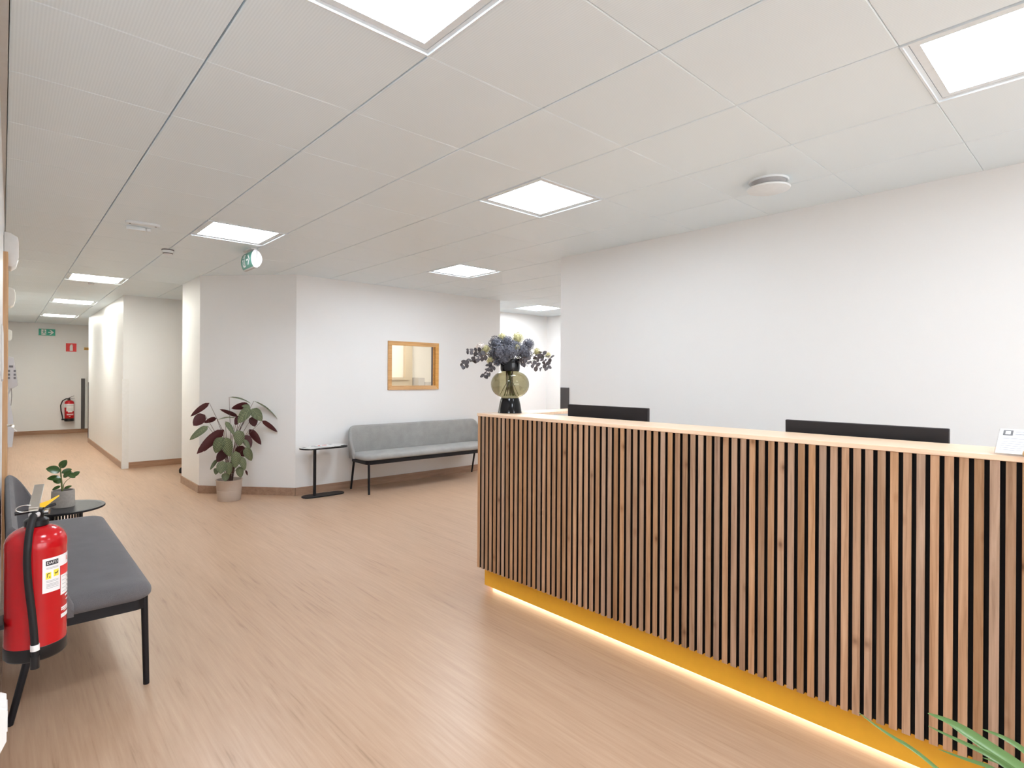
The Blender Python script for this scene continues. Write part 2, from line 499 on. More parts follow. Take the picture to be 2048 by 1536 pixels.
RUBBER=[
 ((-0.016,-0.007,0.261),(-0.098,-0.014,0.288),0.042),
 ((-0.017,0.001,0.281),(0.019,-0.001,0.339),0.034),
 ((-0.009,0.009,0.244),(0.051,0.017,0.267),0.024),
 ((-0.000,-0.008,0.213),(0.047,-0.023,0.257),0.026),
 ((0.028,-0.014,0.242),(0.066,-0.034,0.207),0.028),
 ((0.051,0.001,0.215),(0.096,0.004,0.246),0.022),
 ((-0.013,-0.011,0.211),(-0.093,-0.024,0.216),0.034),
 ((-0.013,-0.007,0.179),(-0.060,-0.016,0.198),0.023),
 ((-0.014,0.001,0.153),(-0.062,0.004,0.129),0.016),
 ((0.005,0.004,0.129),(0.051,0.007,0.145),0.016),
 ((-0.010,0.013,0.186),(-0.079,0.035,0.216),0.020),
 ((-0.003,0.016,0.249),(0.043,0.037,0.259),0.023),
]
BLOOMS=[
 ((-0.072,0.065,0.467),0.051,'b'),
 ((0.005,0.036,0.479),0.046,'b'),
 ((-0.083,0.008,0.407),0.060,'b'),
 ((-0.037,-0.048,0.407),0.057,'b'),
 ((0.044,-0.067,0.419),0.053,'b'),
 ((0.105,-0.068,0.463),0.041,'b'),
 ((0.079,-0.072,0.396),0.041,'b'),
 ((-0.070,0.090,0.395),0.039,'b'),
 ((0.021,-0.019,0.449),0.044,'b'),
 ((-0.068,-0.019,0.364),0.038,'b'),
 ((-0.078,0.043,0.341),0.029,'b'),
 ((-0.015,0.068,0.517),0.029,'c'),
 ((0.071,0.003,0.508),0.042,'c'),
 ((-0.106,0.123,0.434),0.027,'c'),
 ((0.147,-0.106,0.417),0.024,'c'),
 ((-0.110,0.180,0.443),0.037,'p'),
 ((0.012,-0.051,0.433),0.029,'c'),
 ((-0.100,0.091,0.353),0.027,'c'),
 ((-0.114,0.144,0.408),0.024,'c'),
 ((0.212,-0.152,0.393),0.020,'c'),
]
SPRIGS=[
 [(-0.036,0.032,0.356),(-0.134,0.081,0.393),(-0.196,0.150,0.354),(-0.208,0.189,0.347),(-0.242,0.219,0.311)],
 [(-0.036,0.032,0.356),(-0.109,0.126,0.400),(-0.139,0.167,0.415),(-0.168,0.193,0.414),(-0.199,0.221,0.414)],
 [(-0.036,0.032,0.356),(-0.119,0.040,0.349),(-0.144,0.050,0.311),(-0.157,0.061,0.287),(-0.168,0.071,0.241)],
 [(-0.036,0.032,0.351),(-0.118,0.026,0.325),(-0.145,0.037,0.296),(-0.152,0.043,0.251)],
 [(0.022,-0.020,0.357),(0.048,-0.097,0.375),(0.066,-0.127,0.337),(0.091,-0.150,0.318),(0.121,-0.177,0.294)],
 [(0.022,-0.020,0.357),(0.112,-0.101,0.386),(0.166,-0.150,0.358),(0.173,-0.170,0.329),(0.184,-0.180,0.300)],
 [(0.022,-0.020,0.366),(0.132,-0.080,0.407),(0.176,-0.119,0.403),(0.212,-0.152,0.378),(0.231,-0.168,0.364)],
 [(0.008,-0.034,0.351),(0.009,-0.076,0.341),(0.034,-0.112,0.336),(0.043,-0.120,0.327)],
]
PALM=[
 [(1.364,0.385,0.699),(1.372,0.337,0.674),(1.379,0.286,0.660),(1.388,0.231,0.624)],
 [(1.402,0.270,0.733),(1.408,0.231,0.729),(1.414,0.189,0.712),(1.425,0.118,0.681)],
 [(1.422,0.273,0.697),(1.429,0.222,0.687),(1.437,0.169,0.677),(1.445,0.119,0.647)],
 [(1.444,0.260,0.646),(1.450,0.217,0.644),(1.457,0.171,0.646),(1.465,0.121,0.617)],
 [(1.474,0.194,0.706),(1.479,0.163,0.703),(1.484,0.131,0.690),(1.488,0.102,0.664)],
 [(1.486,0.248,0.684),(1.494,0.199,0.662),(1.499,0.161,0.643),(1.505,0.124,0.625)],
 [(1.514,0.198,0.628),(1.519,0.163,0.628),(1.525,0.126,0.620)],
]

# ------------------------------------------------------------------ room shell
def struct(name, mb, mat, **kw):
    return tag(mb.build(name, mat, **kw), kind='structure')

def wx(y):
    """face of the left wall, which runs a hair off the ceiling grid"""
    return -0.037 + 0.0085 * y

floor = struct('floor', MB().box((-1.0, -3.3, -0.06), (8.3, 17.6, 0.0)), M_FLOOR)
HT = 2.72
y0, y1 = -3.0, 17.35
struct('wall_left', MB().prism([(wx(y0) - 0.2, y0), (wx(y0), y0), (wx(y1), y1), (wx(y1) - 0.2, y1)], 0, HT), M_WALL)
struct('wall_end', MB().box((-0.1, 17.1, 0), (3.4, 17.35, HT)), M_WALL)
struct('wall_nook', MB().box((3.2, 14.6, 0), (3.4, 17.1, HT)), M_WALL)
struct('wall_corridor', MB().box((1.345, 10.12, 0), (4.2, 14.6, HT)), M_WALL)
struct('wall_recess', MB().box((4.0, 8.36, 0), (4.2, 10.12, HT)), M_WALL)
struct('wall_rear', MB().box((-0.4, -3.2, 0), (0.25, -3.0, HT)).box((3.85, -3.2, 0), (4.3, -3.0, HT)).box((0.25, -3.2, 2.4), (3.85, -3.0, HT)), M_WALL)
gz = struct('added_glazed_door', MB().box((0.25, -3.13, 0.0), (0.32, -3.05, 2.4)).box((3.78, -3.13, 0.0), (3.85, -3.05, 2.4)).box((0.32, -3.13, 2.32), (3.78, -3.05, 2.4))
            .box((0.32, -3.13, 0.0), (3.78, -3.05, 0.09)).box((2.0, -3.13, 0.09), (2.1, -3.05, 2.32)), M_JAMB)  # unseen glazed entrance, added to let daylight in from behind the viewpoint
MB().box((0.32, -3.095, 0.09), (2.0, -3.085, 2.32)).build('pane', M_PANE, gz)
MB().box((2.1, -3.095, 0.09), (3.78, -3.085, 2.32)).build('pane', M_PANE, gz)
MB().tube([(2.16, -3.06, 0.9), (2.16, -3.0, 0.9), (2.16, -3.0, 1.3), (2.16, -3.06, 1.3)], 0.012).build('handle', M_STEEL, gz, smooth=True)
struct('floor_outside', MB().box((-8, -16, -0.08), (12, -3.3, -0.02)), plain('grey_paving', (0.42, 0.41, 0.40), 0.8))
struct('wall_right', MB().box((4.13, -3.0, 0), (8.2, 3.81, HT)), M_WALL)
struct('wall_back', MB().box((5.75, 7.72, 0), (8.2, 8.0, HT)), M_WALL)
struct('wall_side', MB().box((7.97, 3.81, 0), (8.2, 7.72, HT)), M_WALL)
# the block with the angled corner, hollow behind its window
t = 0.1
WX0, WX1, WZ0, WZ1 = 3.79, 4.577, 1.24, 1.873
wb = MB()
wb.prism([(1.755, 7.48), (1.855, 7.52), (1.855, 8.36), (1.755, 8.36)], 0, HT)
wb.prism([(1.755, 7.48), (2.565, 6.59), (2.61, 6.69), (1.855, 7.52)], 0, HT)
wb.prism([(2.565, 6.59), (WX0, 6.59), (WX0, 6.69), (2.61, 6.69)], 0, HT)
wb.box((WX1, 6.59, 0), (5.75, 6.69, HT))
wb.box((WX0, 6.59, 0), (WX1, 6.69, WZ0))
wb.box((WX0, 6.59, WZ1), (WX1, 6.69, HT))
wb.box((5.65, 6.69, 0), (5.75, 8.36, HT))
struct('wall_front', wb, M_WALL)
struct('wall_block', MB().box((1.86, 8.30, 0), (5.645, 8.358, HT)), M_WALL)
struct('wall_inner', MB().box((1.86, 8.18, 0.0), (5.645, 8.295, 2.6)), M_CREAM)

# skirting
def skirt(name, pts, h=0.092, d=0.012, side=1):
    mb = MB()
    for (ax, ay), (bx, by) in zip(pts, pts[1:]):
        dx, dy = bx - ax, by - ay
        L = math.hypot(dx, dy); nx, ny = side * -dy / L * d, side * dx / L * d
        poly = [(ax, ay), (bx, by), (bx + nx, by + ny), (ax + nx, ay + ny)]
        if side < 0:
            poly.reverse()
        mb.prism(poly, 0, h)
    return struct(name, mb, M_BASE)

skirt('baseboard_left', [(wx(-3), -3), (wx(4.85), 4.85)], d=0.016, side=-1)
skirt('baseboard_far', [(wx(6.0), 6.0), (wx(17.1), 17.1)], d=0.016, side=-1)
skirt('baseboard_end', [(0.13, 17.1), (3.2, 17.1)], side=-1)
skirt('baseboard_corridor', [(1.345, 10.19), (1.345, 14.6)], side=1)
skirt('baseboard_recess', [(1.42, 10.12), (4.0, 10.12)], side=-1)
skirt('baseboard_front', [(1.755, 8.36), (1.755, 7.48), (2.565, 6.59), (5.75, 6.59)], side=-1)
skirt('baseboard_back', [(5.75, 7.72), (7.97, 7.72)], side=-1)
skirt('baseboard_right', [(4.13, -3.0), (4.13, 3.81)], side=1)
struct('trim_1', MB().box((1.335, 10.11, 0), (1.42, 10.19, 1.35)), M_TRIMW)       # white corner profile
# corner guards
g = tag(MB().box((4.118, 3.69, 0.0), (4.13, 3.80, 1.312)).build('wall_guard', M_GUARD, bevel=0.002),
        'dark grey wall guard strip on the wall end behind the reception counter', 'wall guard', 'dark grey wall guard strips')
g = tag(MB().box((1.43, 17.07, 0.092), (1.503, 17.1, 1.312)).build('wall_guard', M_GUARD, bevel=0.002),
        'dark grey vertical wall guard strip beside the far red fire extinguisher', 'wall guard', 'dark grey wall guard strips')
g = tag(MB().box((1.335, 14.56, 0.092), (1.345, 14.6, 1.25)).build('wall_guard', M_GUARD, bevel=0.001),
        'thin dark edge guard on the far corridor corner under the ochre sign', 'wall guard', 'dark grey wall guard strips')
# white door casing seen at the end of the corridor
struct('trim_2', MB().box((1.53, 17.06, 0.092), (1.545, 17.1, 1.33)).box((1.575, 17.06, 0.092), (1.59, 17.1, 1.33)), M_TRIMW)

# ------------------------------------------------------------------ ceiling of square metal tiles
ceil = struct('ceiling', MB().box((-0.4, -3.2, HC + 0.065), (8.3, 17.6, HC + 0.11)), M_VOID)
LIGHTS = {(0, -1): 'white', (1, 5): 'white', (3, -3): 'dim', (3, 1): 'mid', (5, 5): 'white', (10, 8): 'back', (11, 5): 'back',  # second back panel is out of view, added to brighten the back wall
          (0, 11): 'warm', (0, 16): 'warm', (0, 21): 'warm', (1, -5): 'white', (4, -7): 'dim'}  # last two are unseen, added behind the viewpoint to light the slats
XR = 4.13
def solid(x, y):
    if x > 4.13 and y < 3.81: return True
    if y > 6.6 and x > 2.565 and x < 5.75 and y < 8.36: return True
    if x > 1.76 and 7.5 < y < 8.36 and x < 5.75: return True
    if x > 1.345 and 10.12 < y < 14.6: return True
    if x > 4.0 and y > 8.3: return True
    if x > 3.2 and y > 10: return True
    return False

tile_cache = {}
def tile_mesh(w, h):
    k = (round(w, 3), round(h, 3))
    if k not in tile_cache:
        gx, gy, c = 0.0032, 0.0006, 0.0035
        mb = MB()
        mb.rings([[(gx + c, gy + c, 0), (w - gx - c, gy + c, 0), (w - gx - c, h - gy - c, 0), (gx + c, h - gy - c, 0)],
                  [(gx, gy, 0.003), (w - gx, gy, 0.003), (w - gx, h - gy, 0.003), (gx, h - gy, 0.003)],
                  [(gx, gy, 0.045), (w - gx, gy, 0.045), (w - gx, h - gy, 0.045), (gx, h - gy, 0.045)]])
        mb.f = [tuple(f) for f in mb.f]
        me = bpy.data.meshes.new('ceiling_tile')
        me.from_pydata(mb.v, [], mb.f); me.materials.append(M_CEIL)
        tile_cache[k] = me
    return tile_cache[k]

for i in range(-1, 13):
    for j in range(-8, 26):
        if (i, j) in LIGHTS:
            continue
        x, y = GX + i * T, GY + j * T
        w = h = T
        if i == -1:
            nx = 0.012 + 0.0004 * j; w = x + T - nx; x = nx
            if y > 8.5:
                w = T * 0.9; x = GX - T * 0.9
        if i == 5 and y + T < 3.81:
            w = XR - x + 0.006
        if j == 25:
            h = 17.09 - y
        cs = [(x + w * a, y + h * b) for a in (0.06, 0.5, 0.94) for b in (0.06, 0.5, 0.94)]
        if all(solid(*q) for q in cs) or h <= 0.02:
            continue
        o = bpy.data.objects.new('ceiling_tile', tile_mesh(w, h))
        C.objects.link(o); o.parent = ceil
        o.location = (x, y, HC)
struct('trim_3', MB().prism([(wx(-3), -3.0), (0.010, -3.0), (0.016, 8.5), (wx(8.5), 8.5)], HC + 0.004, HC + 0.03), M_ANGLE)

# ------------------------------------------------------------------ square ceiling lights
LL = {(0, -1): 'square panel light nearest the camera, cut by the top edge of the picture',
      (1, 5): 'square panel light between the smoke detector and the hanging exit sign',
      (3, -3): 'square panel light at the upper right, above the right end of the counter',
      (3, 1): 'square panel light in the middle of the ceiling, above the flower vase',
      (5, 5): 'square panel light above the far grey bench, near the end of the right wall',
      (10, 8): 'square panel light in the back space behind the right wall',
      (11, 5): 'added square panel light in the back space, unseen behind the end of the right wall',
      (0, 11): 'nearest of the three flat panel lights over the corridor',
      (0, 16): 'middle one of the three flat panel lights over the corridor',
      (0, 21): 'farthest of the three corridor panel lights, by the end wall',
      (1, -5): 'added unseen square panel light behind the viewpoint, on the bench side of the room',
      (4, -7): 'added unseen square panel light behind the viewpoint, on the counter side of the room'}
fr_mesh = None
for (i, j), tone in LIGHTS.items():
    r = thing('ceiling_light', LL[(i, j)], 'ceiling light', (GX + i * T, GY + j * T, HC), 0, 'square ceiling panel lights')
    if fr_mesh is None:
        mb = MB()
        def ringbox(o0, o1, za, zb):
            a, b = o0, T - o0; c, d = o1, T - o1
            for q in (((a, a), (b, a), (d, c), (c, c)), ((b, a), (b, b), (d, d), (d, c)), ((b, b), (a, b), (c, d), (d, d)), ((a, b), (a, a), (c, c), (c, d))):
                mb.prism(q, za, zb)
        ringbox(0.001, 0.008, -0.005, 0.012)      # bright outer lip
        ringbox(0.008, 0.022, 0.003, 0.016)       # step
        ringbox(0.024, 0.052, 0.004, 0.024)       # inner frame
        f = mb.build('frame', M_FRAME, r)
        fr_mesh = f.data
        d = MB().box((0.052, 0.052, 0.0055), (T - 0.052, T - 0.052, 0.018)).build('diffuser', M_DIFF, r)
        df_mesh = d.data
        DF = {}
        for tn, mm_ in (('white', M_DIFF), ('warm', M_DIFFW), ('mid', M_DIFFM), ('dim', M_DIFFD), ('back', M_DIFFB)):
            DF[tn] = df_mesh.copy(); DF[tn].materials[0] = mm_
        d.data = DF[tone]
    else:
        f = bpy.data.objects.new('frame', fr_mesh); C.objects.link(f); f.parent = r
        d = bpy.data.objects.new('diffuser', DF[tone]); C.objects.link(d); d.parent = r

# ------------------------------------------------------------------ interior window and the room behind it
win = struct('window_1', MB().box((WX0, 6.600, WZ0), (WX0 + 0.012, 6.688, WZ1)).box((WX1 - 0.012, 6.600, WZ0), (WX1, 6.688, WZ1))
             .box((WX0, 6.600, WZ0), (WX1, 6.688, WZ0 + 0.012)).box((WX0, 6.600, WZ1 - 0.012), (WX1, 6.688, WZ1)), M_WINF)
fo = ((3.779, 1.231), (4.588, 1.884)); fi = ((3.835, 1.287), (4.530, 1.828))
for q in ([(fo[0][0], fo[0][1]), (fo[1][0], fo[0][1]), (fi[1][0], fi[0][1]), (fi[0][0], fi[0][1])],
          [(fo[0][0], fo[1][1]), (fi[0][0], fi[1][1]), (fi[1][0], fi[1][1]), (fo[1][0], fo[1][1])],
          [(fo[0][0], fo[0][1]), (fi[0][0], fi[0][1]), (fi[0][0], fi[1][1]), (fo[0][0], fo[1][1])],
          [(fo[1][0], fo[0][1]), (fo[1][0], fo[1][1]), (fi[1][0], fi[1][1]), (fi[1][0], fi[0][1])]):
    MB().prism(q, 6.572, 6.60, axis='y').build('frame_board', M_WINF, win, bevel=0.002)
MB().box((3.80, 6.632, 1.25), (4.565, 6.640, 1.865)).build('pane', M_PANE, win)
MB().box((4.499, 6.606, 1.25), (4.508, 6.632, 1.865)).build('gasket', M_DGREY, win)
MB().box((4.508, 6.602, 1.25), (4.565, 6.632, 1.865)).build('glazing_bead', M_WINF, win)
MB().box((3.803, 6.612, 1.25), (3.812, 6.632, 1.865)).build('gasket', M_DGREY, win)
tag(MB().box((4.985, 8.10, 0.0), (5.115, 8.17, 2.55)).build('pillar', M_BEIGE), 'beige upright panel seen through the interior window', 'panel')
tag(MB().box((4.4, 7.98, 1.355), (4.98, 8.175, 1.395)).box((4.4, 8.0, 0.0), (4.975, 8.175, 1.355)).build('cabinet', M_BEIGE), 'beige cabinet top seen at the lower left through the interior window', 'cabinet')
tag(MB().box((5.14, 7.95, 0.0), (5.265, 8.175, 1.39)).build('cabinet', M_PALEGR, bevel=0.004), 'pale grey upright box seen in the lower middle of the interior window', 'cabinet')
tag(MB().box((5.27, 7.95, 0.0), (5.50, 8.175, 1.32)).build('cabinet', M_PALEGR, bevel=0.004), 'lower pale grey box seen at the lower right of the interior window', 'cabinet')
il = bpy.data.lights.new('office_fill_light', 'AREA'); il.energy = 31; il.size = 0.8; il.color = (1.0, 0.95, 0.88)
ilo = bpy.data.objects.new('office_fill_light', il); C.objects.link(ilo); ilo.location = (4.4, 7.4, 2.5)  # added area light without a fixture, brightens the room behind the window

# ------------------------------------------------------------------ door frame and fittings on the left wall
dy0, dy1 = 4.90, 5.92
dr = struct('door_1', MB().prism([(wx(dy0) - 0.01, dy0 + 0.07), (wx(dy0) + 0.004, dy0 + 0.07), (wx(dy1) + 0.004, dy1 - 0.07), (wx(dy1) - 0.01, dy1 - 0.07)], 0.005, 2.14), M_TRIMW)
MB().box((wx(dy0) - 0.005, dy0, 0), (wx(dy0) + 0.024, dy0 + 0.07, 2.21)).build('jamb', M_JAMB, dr, bevel=0.003)
MB().box((wx(dy1) - 0.005, dy1 - 0.07, 0), (wx(dy1) + 0.024, dy1, 2.21)).build('jamb', M_JAMB, dr, bevel=0.003)
MB().box((wx(dy0) - 0.005, dy0 + 0.07, 2.14), (wx(dy0) + 0.026, dy1 - 0.07, 2.21)).build('head_jamb', M_JAMB, dr, bevel=0.003)
h = MB().tube([(wx(5.75), 5.78, 1.02), (wx(5.75) + 0.05, 5.78, 1.02), (wx(5.75) + 0.055, 5.66, 1.02)], 0.009).build('handle', M_STEEL, dr, smooth=True)

def wall_unit(y, z0, z1, dep, wid, lab):
    r = thing('wall_unit', lab, 'wall unit', (wx(y), y, z0), 0, 'white rounded units high on the left wall')
    hh = z1 - z0
    pr = [(0, 0.02 * hh), (dep * 0.5, 0), (dep * 0.85, 0.10 * hh), (dep, 0.30 * hh), (dep * 1.0, 0.72 * hh), (dep * 0.92, 0.88 * hh), (dep * 0.45, 0.97 * hh), (0, hh)]
    MB().prism([(p, q) for p, q in pr], -wid / 2, wid / 2, axis='y').build('housing', M_WHITEPL, r, smooth=True, bevel=0.006)
    MB().box((-0.004, -wid * 0.4, 0.1 * hh), (0.004, wid * 0.4, 0.9 * hh)).build('back_plate', M_DGREY, r)
    return r
wall_unit(5.35, 2.16, 2.40, 0.078, 0.26, 'white rounded unit high on the left wall, above the beech door frame')
wall_unit(8.5, 2.165, 2.385, 0.075, 0.26, 'white rounded unit high on the corridor wall, second from the viewpoint')
wall_unit(14.0, 2.03, 2.24, 0.06, 0.16, 'small white wall unit far down the corridor, left of the exit sign')

ph = thing('wall_phone', 'grey keypad unit on the left wall with a long grey strap hanging below it', 'phone', (wx(6.2), 6.2, 1.295))
MB().prism([(0, 0.0), (0.055, 0.0), (0.085, 0.025), (0.082, 0.06), (0.058, 0.255), (0.02, 0.262), (0, 0.258)], -0.06, 0.06, axis='y').build('housing', M_GREYPL, ph, bevel=0.005, smooth=True)
for k, (za, yb) in enumerate([(0.172, -0.0), ]):
    MB().box((0.03, -0.0625, za), (0.055, -0.058, za + 0.017)).build('display', M_DGREY, ph)
for za in (0.135, 0.105, 0.078):
    for xa in (0.022, 0.058):
        MB().box((xa, -0.0625, za), (xa + 0.014, -0.058, za + 0.017)).build('key', M_DGREY, ph)
MB().tube([(0.045, -0.03, 0.0), (0.047, -0.03, -0.06), (0.043, -0.03, -0.14)], 0.0022, 6).build('cord', M_DGREY, ph)
MB().rings([[(x0, y_, z), (x1, y_, z), (x1, y_ + 0.004, z), (x0, y_ + 0.004, z)] for x0, x1, y_, z in
            [(0.038, 0.05, -0.01, 0.0), (0.016, 0.03, -0.02, -0.05), (0.014, 0.035, -0.03, -0.1), (0.014, 0.056, -0.04, -0.24), (0.02, 0.062, -0.05, -0.36), (0.026, 0.052, -0.055, -0.48)]]).build('strap', M_GREYPL, ph)
hk = thing('coat_hook', 'small white double wall hook behind the hanging grey strap', 'hook', (wx(7.2), 7.2, 0.86))
MB().tube([(0, 0, 0.03), (0.03, 0, 0.02), (0.06, 0, 0.03), (0.085, 0, 0.0)], 0.008).build('arm', M_WHITEPL, hk, smooth=True)
MB().box((0, -0.02, 0), (0.008, 0.02, 0.06)).build('plate', M_WHITEPL, hk, bevel=0.002)
sd = thing('soap_dispenser', 'white rounded dispenser on the near left wall, at the very edge', 'dispenser', (wx(4.3), 4.3, 1.385))
MB().prism([(0, 0.0), (0.008, 0.0), (0.010, 0.07), (0.009, 0.25), (0.006, 0.30), (0, 0.31)], -0.06, 0.06, axis='y').build('body', M_WHITEPL, sd, bevel=0.001, smooth=True)
MB().box((0.0, -0.05, -0.012), (0.008, 0.05, 0.0)).build('spout_tray', M_GREYPL, sd)
sk = thing('junction_box', 'white chamfered wall box low on the left wall below the near extinguisher', 'wall box', (wx(2.0), 2.0, 0.450))
MB().prism([(0, -0.03), (0, 0.105), (0.020, 0.105), (0.034, 0.096), (0.034, 0.012), (0.02, -0.018), (0.012, -0.03)], -0.05, 0.05, axis='y').build('box', M_WHITEPL, sk, bevel=0.002)
MB().box((0.033, -0.035, 0.03), (0.036, 0.035, 0.085)).build('cover', M_TRIMW, sk, bevel=0.001)

# ------------------------------------------------------------------ reception counter (turned one degree like the real one)
CR = math.radians(0.96)
ctr = thing('reception_counter', 'long reception counter faced with upright oak slats over a lit ochre plinth', 'counter', (2.345, 2.905, 0), CR)
# local frame: x into the counter, -y along it towards the camera side; slat faces at x = 0
CL = 3.3
sm = MB().box((0.0, -0.0255, 0.150), (0.018, 0.0, 1.153)).build('slat', M_SLAT, ctr, bevel=0.0008, seg=1)
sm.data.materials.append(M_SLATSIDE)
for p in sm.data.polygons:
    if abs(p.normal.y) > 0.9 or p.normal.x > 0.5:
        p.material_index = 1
PITCH = 0.0395
n_sl = int(CL / PITCH)
for k in range(n_sl):
    o = sm if k == 0 else sm.copy()
    if k:
        C.objects.link(o)
    o.location = (0, -k * PITCH, 0)
CLN = n_sl * PITCH
MB().box((0.018, -CLN, 0.152), (0.03, -0.001, 1.153)).build('backing_panel', M_BLACKBACK, ctr)
MB().box((0.03, -CLN, 0.150), (0.27, -0.02, 1.153)).build('carcass', M_PALEGR, ctr)
MB().box((0.042, -CLN, 0.029), (0.060, -0.030, 0.150)).build('kick_panel', M_KICK, ctr)
MB().box((0.060, -0.048, 0.029), (0.24, -0.030, 0.150)).build('kick_panel', M_KICK, ctr)
MB().box((0.098, -CLN, 0.0), (0.24, -0.062, 0.15)).build('plinth', M_BLACK, ctr)
MB().box((0.092, -CLN, 0.002), (0.098, -0.056, 0.027)).box((0.098, -0.062, 0.002), (0.24, -0.056, 0.027)).build('led_strip', M_LED, ctr)
MB().box((0.02, -0.019, 0.150), (0.27, -0.001, 1.153)).build('end_panel', M_TOP, ctr)
# return wing towards the right wall
MB().box((0.27, -0.215, 0.0), (1.25, -0.195, 1.153)).build('return_panel', M_PALEGR, ctr)
MB().box((0.27, -0.02, 0.0), (1.25, -0.001, 1.153)).build('return_panel', M_TOP, ctr)
wt = thing('counter_worktop', 'pale oak L-shaped worktop on the slatted reception counter', 'worktop', (2.345, 2.905, 1.1535), CR)
top = MB().prism([(-0.004, 0.004), (-0.004, -CLN), (0.275, -CLN), (0.275, -0.215), (1.25, -0.215), (1.25, 0.004)][::-1], 0, 0.0185)
top.build('board', M_TOP, wt, bevel=0.0015, seg=1)
dk = thing('work_desk', 'low desk behind the counter that carries the two monitors', 'desk', (2.345, 2.905, 0), CR)
MB().box((0.285, -CLN, 0.715), (1.0, -0.225, 0.74)).build('desk_top', M_TOP, dk, bevel=0.002)
for yy in (-0.3, -1.7, -CLN + 0.05):
    MB().box((0.3, yy - 0.03, 0.0), (0.98, yy, 0.715)).build('desk_leg', M_PALEGR, dk)

# ------------------------------------------------------------------ monitors
def monitor(name, x, ya, yb, ztop, lab, tilt):
    r = thing(name, lab, 'monitor', (x, (ya + yb) / 2, 0.741), CR, 'monitors behind the counter')
    w = abs(yb - ya); h = 0.355; z1 = ztop - 0.741; z0 = z1 - h
    MB().rings([[(0.0, -w/2 + 0.004, z0), (0.0, w/2 - 0.004, z0), (0.0, w/2, z1), (0.0, -w/2, z1)],
                [(0.022, -w/2, z0), (0.022, w/2, z0), (0.022, w/2, z1), (0.022, -w/2, z1)]]).build('casing', M_MON, r, bevel=0.003)
    MB().box((0.0221, -w/2 + 0.01, z0 + 0.01), (0.0235, w/2 - 0.01, z1 - 0.01)).build('screen', M_BLACKGL, r)
    MB().box((-0.025, -0.03, 0.01), (-0.001, 0.03, z0 + 0.2)).build('stand_column', M_MON, r, bevel=0.004)
    MB().box((-0.09, -0.12, 0.0), (0.10, 0.12, 0.012)).build('stand_foot', M_MON, r, bevel=0.004)
    return r
monitor('monitor', 2.736, 2.453, 1.848, 1.239, 'dark monitor back above the worktop, nearer the flower vase', 0)
monitor('monitor', 2.713, 1.072, 0.461, 1.2235, 'dark monitor back above the worktop, nearer the paper sign', 0)

# ------------------------------------------------------------------ paper sign in a slanted holder and a wooden knob
ps = thing('paper_sign', 'white printed sheet in a slanted clear holder on the right end of the worktop', 'sign', (2.385, 0.288, 1.1725))
def sl(u, v, n=0.0):
    # u along the sheet width (towards -y), v up the slope
    a = math.radians(31)
    return (v * math.cos(a) - n * math.sin(a), -u, 0.003 + v * math.sin(a) + n * math.cos(a))
def slab(u0, v0, u1, v1, n0, n1):
    return MB().rings([[sl(u0, v0, n0), sl(u1, v0, n0), sl(u1, v1, n0), sl(u0, v1, n0)], [sl(u0, v0, n1), sl(u1, v0, n1), sl(u1, v1, n1), sl(u0, v1, n1)]])
slab(0, 0, 0.21, 0.142, 0, 0.002).build('holder', M_ACRYL, ps)
MB().prism([(0.121, 0.0), (0.124, 0.0), (0.124, 0.075), (0.121, 0.073)], -0.21, 0.0, axis='y').build('holder_leg', M_ACRYL, ps)
slab(0.003, 0.002, 0.207, 0.14, 0.0021, 0.003).build('sheet', M_PAPER, ps)
slab(0.012, 0.102, 0.037, 0.132, 0.0031, 0.0034).build('printed_square', M_DGREY, ps)
slab(0.018, 0.108, 0.031, 0.126, 0.0035, 0.0038).build('printed_square', M_LABEL, ps)
ink = MB()
for v, u0, u1, hh in [(0.122, 0.043, 0.068, 0.003), (0.108, 0.043, 0.19, 0.004), (0.084, 0.012, 0.19, 0.0025), (0.067, 0.012, 0.15, 0.002), (0.055, 0.012, 0.18, 0.002), (0.043, 0.012, 0.19, 0.002), (0.031, 0.012, 0.17, 0.002), (0.02, 0.012, 0.16, 0.002)]:
    m = slab(u0, v, u1, v + hh, 0.0031, 0.0033)
    ink.add(m.v, m.f)
ink.build('printed_lines', plain('pale_grey_ink', (0.33, 0.33, 0.35), 0.6), ps)
kb = thing('wooden_knob', 'small round wooden piece in front of the slanted paper sign', 'knob', (2.372, 0.205, 1.1725))
MB().lathe([(0.006, 0), (0.011, 0.003), (0.0135, 0.011), (0.011, 0.019), (0.005, 0.022)], 16).build('ball', M_WINF, kb, smooth=True)

# ------------------------------------------------------------------ vase and bouquet
vs = thing('vase', 'smoked glass globe vase with black foot and black neck', 'vase', (2.545, 2.81, 1.1725))
MB().lathe([(0.082, 0.0), (0.080, 0.004), (0.072, 0.055), (0.063, 0.092), (0.060, 0.100)], 40).build('foot', M_BLACKGL, vs, smooth=True)
prof = []
for k in range(17):
    a = -PI / 2 + PI * k / 16
    rr = 0.130 * max(0.0, math.cos(a)) ** 0.72
    prof.append((max(rr, 0.058), 0.100 + 0.092 + 0.092 * math.sin(a)))
MB().lathe(prof, 48, cap=False).build('globe', M_SMOKE, vs, smooth=True)
MB().lathe([(0.060, 0.281), (0.064, 0.284), (0.0665, 0.30), (0.067, 0.355), (0.065, 0.362), (0.060, 0.362), (0.060, 0.285)], 40, cap=False).build('neck', M_BLACKGL, vs, smooth=True)

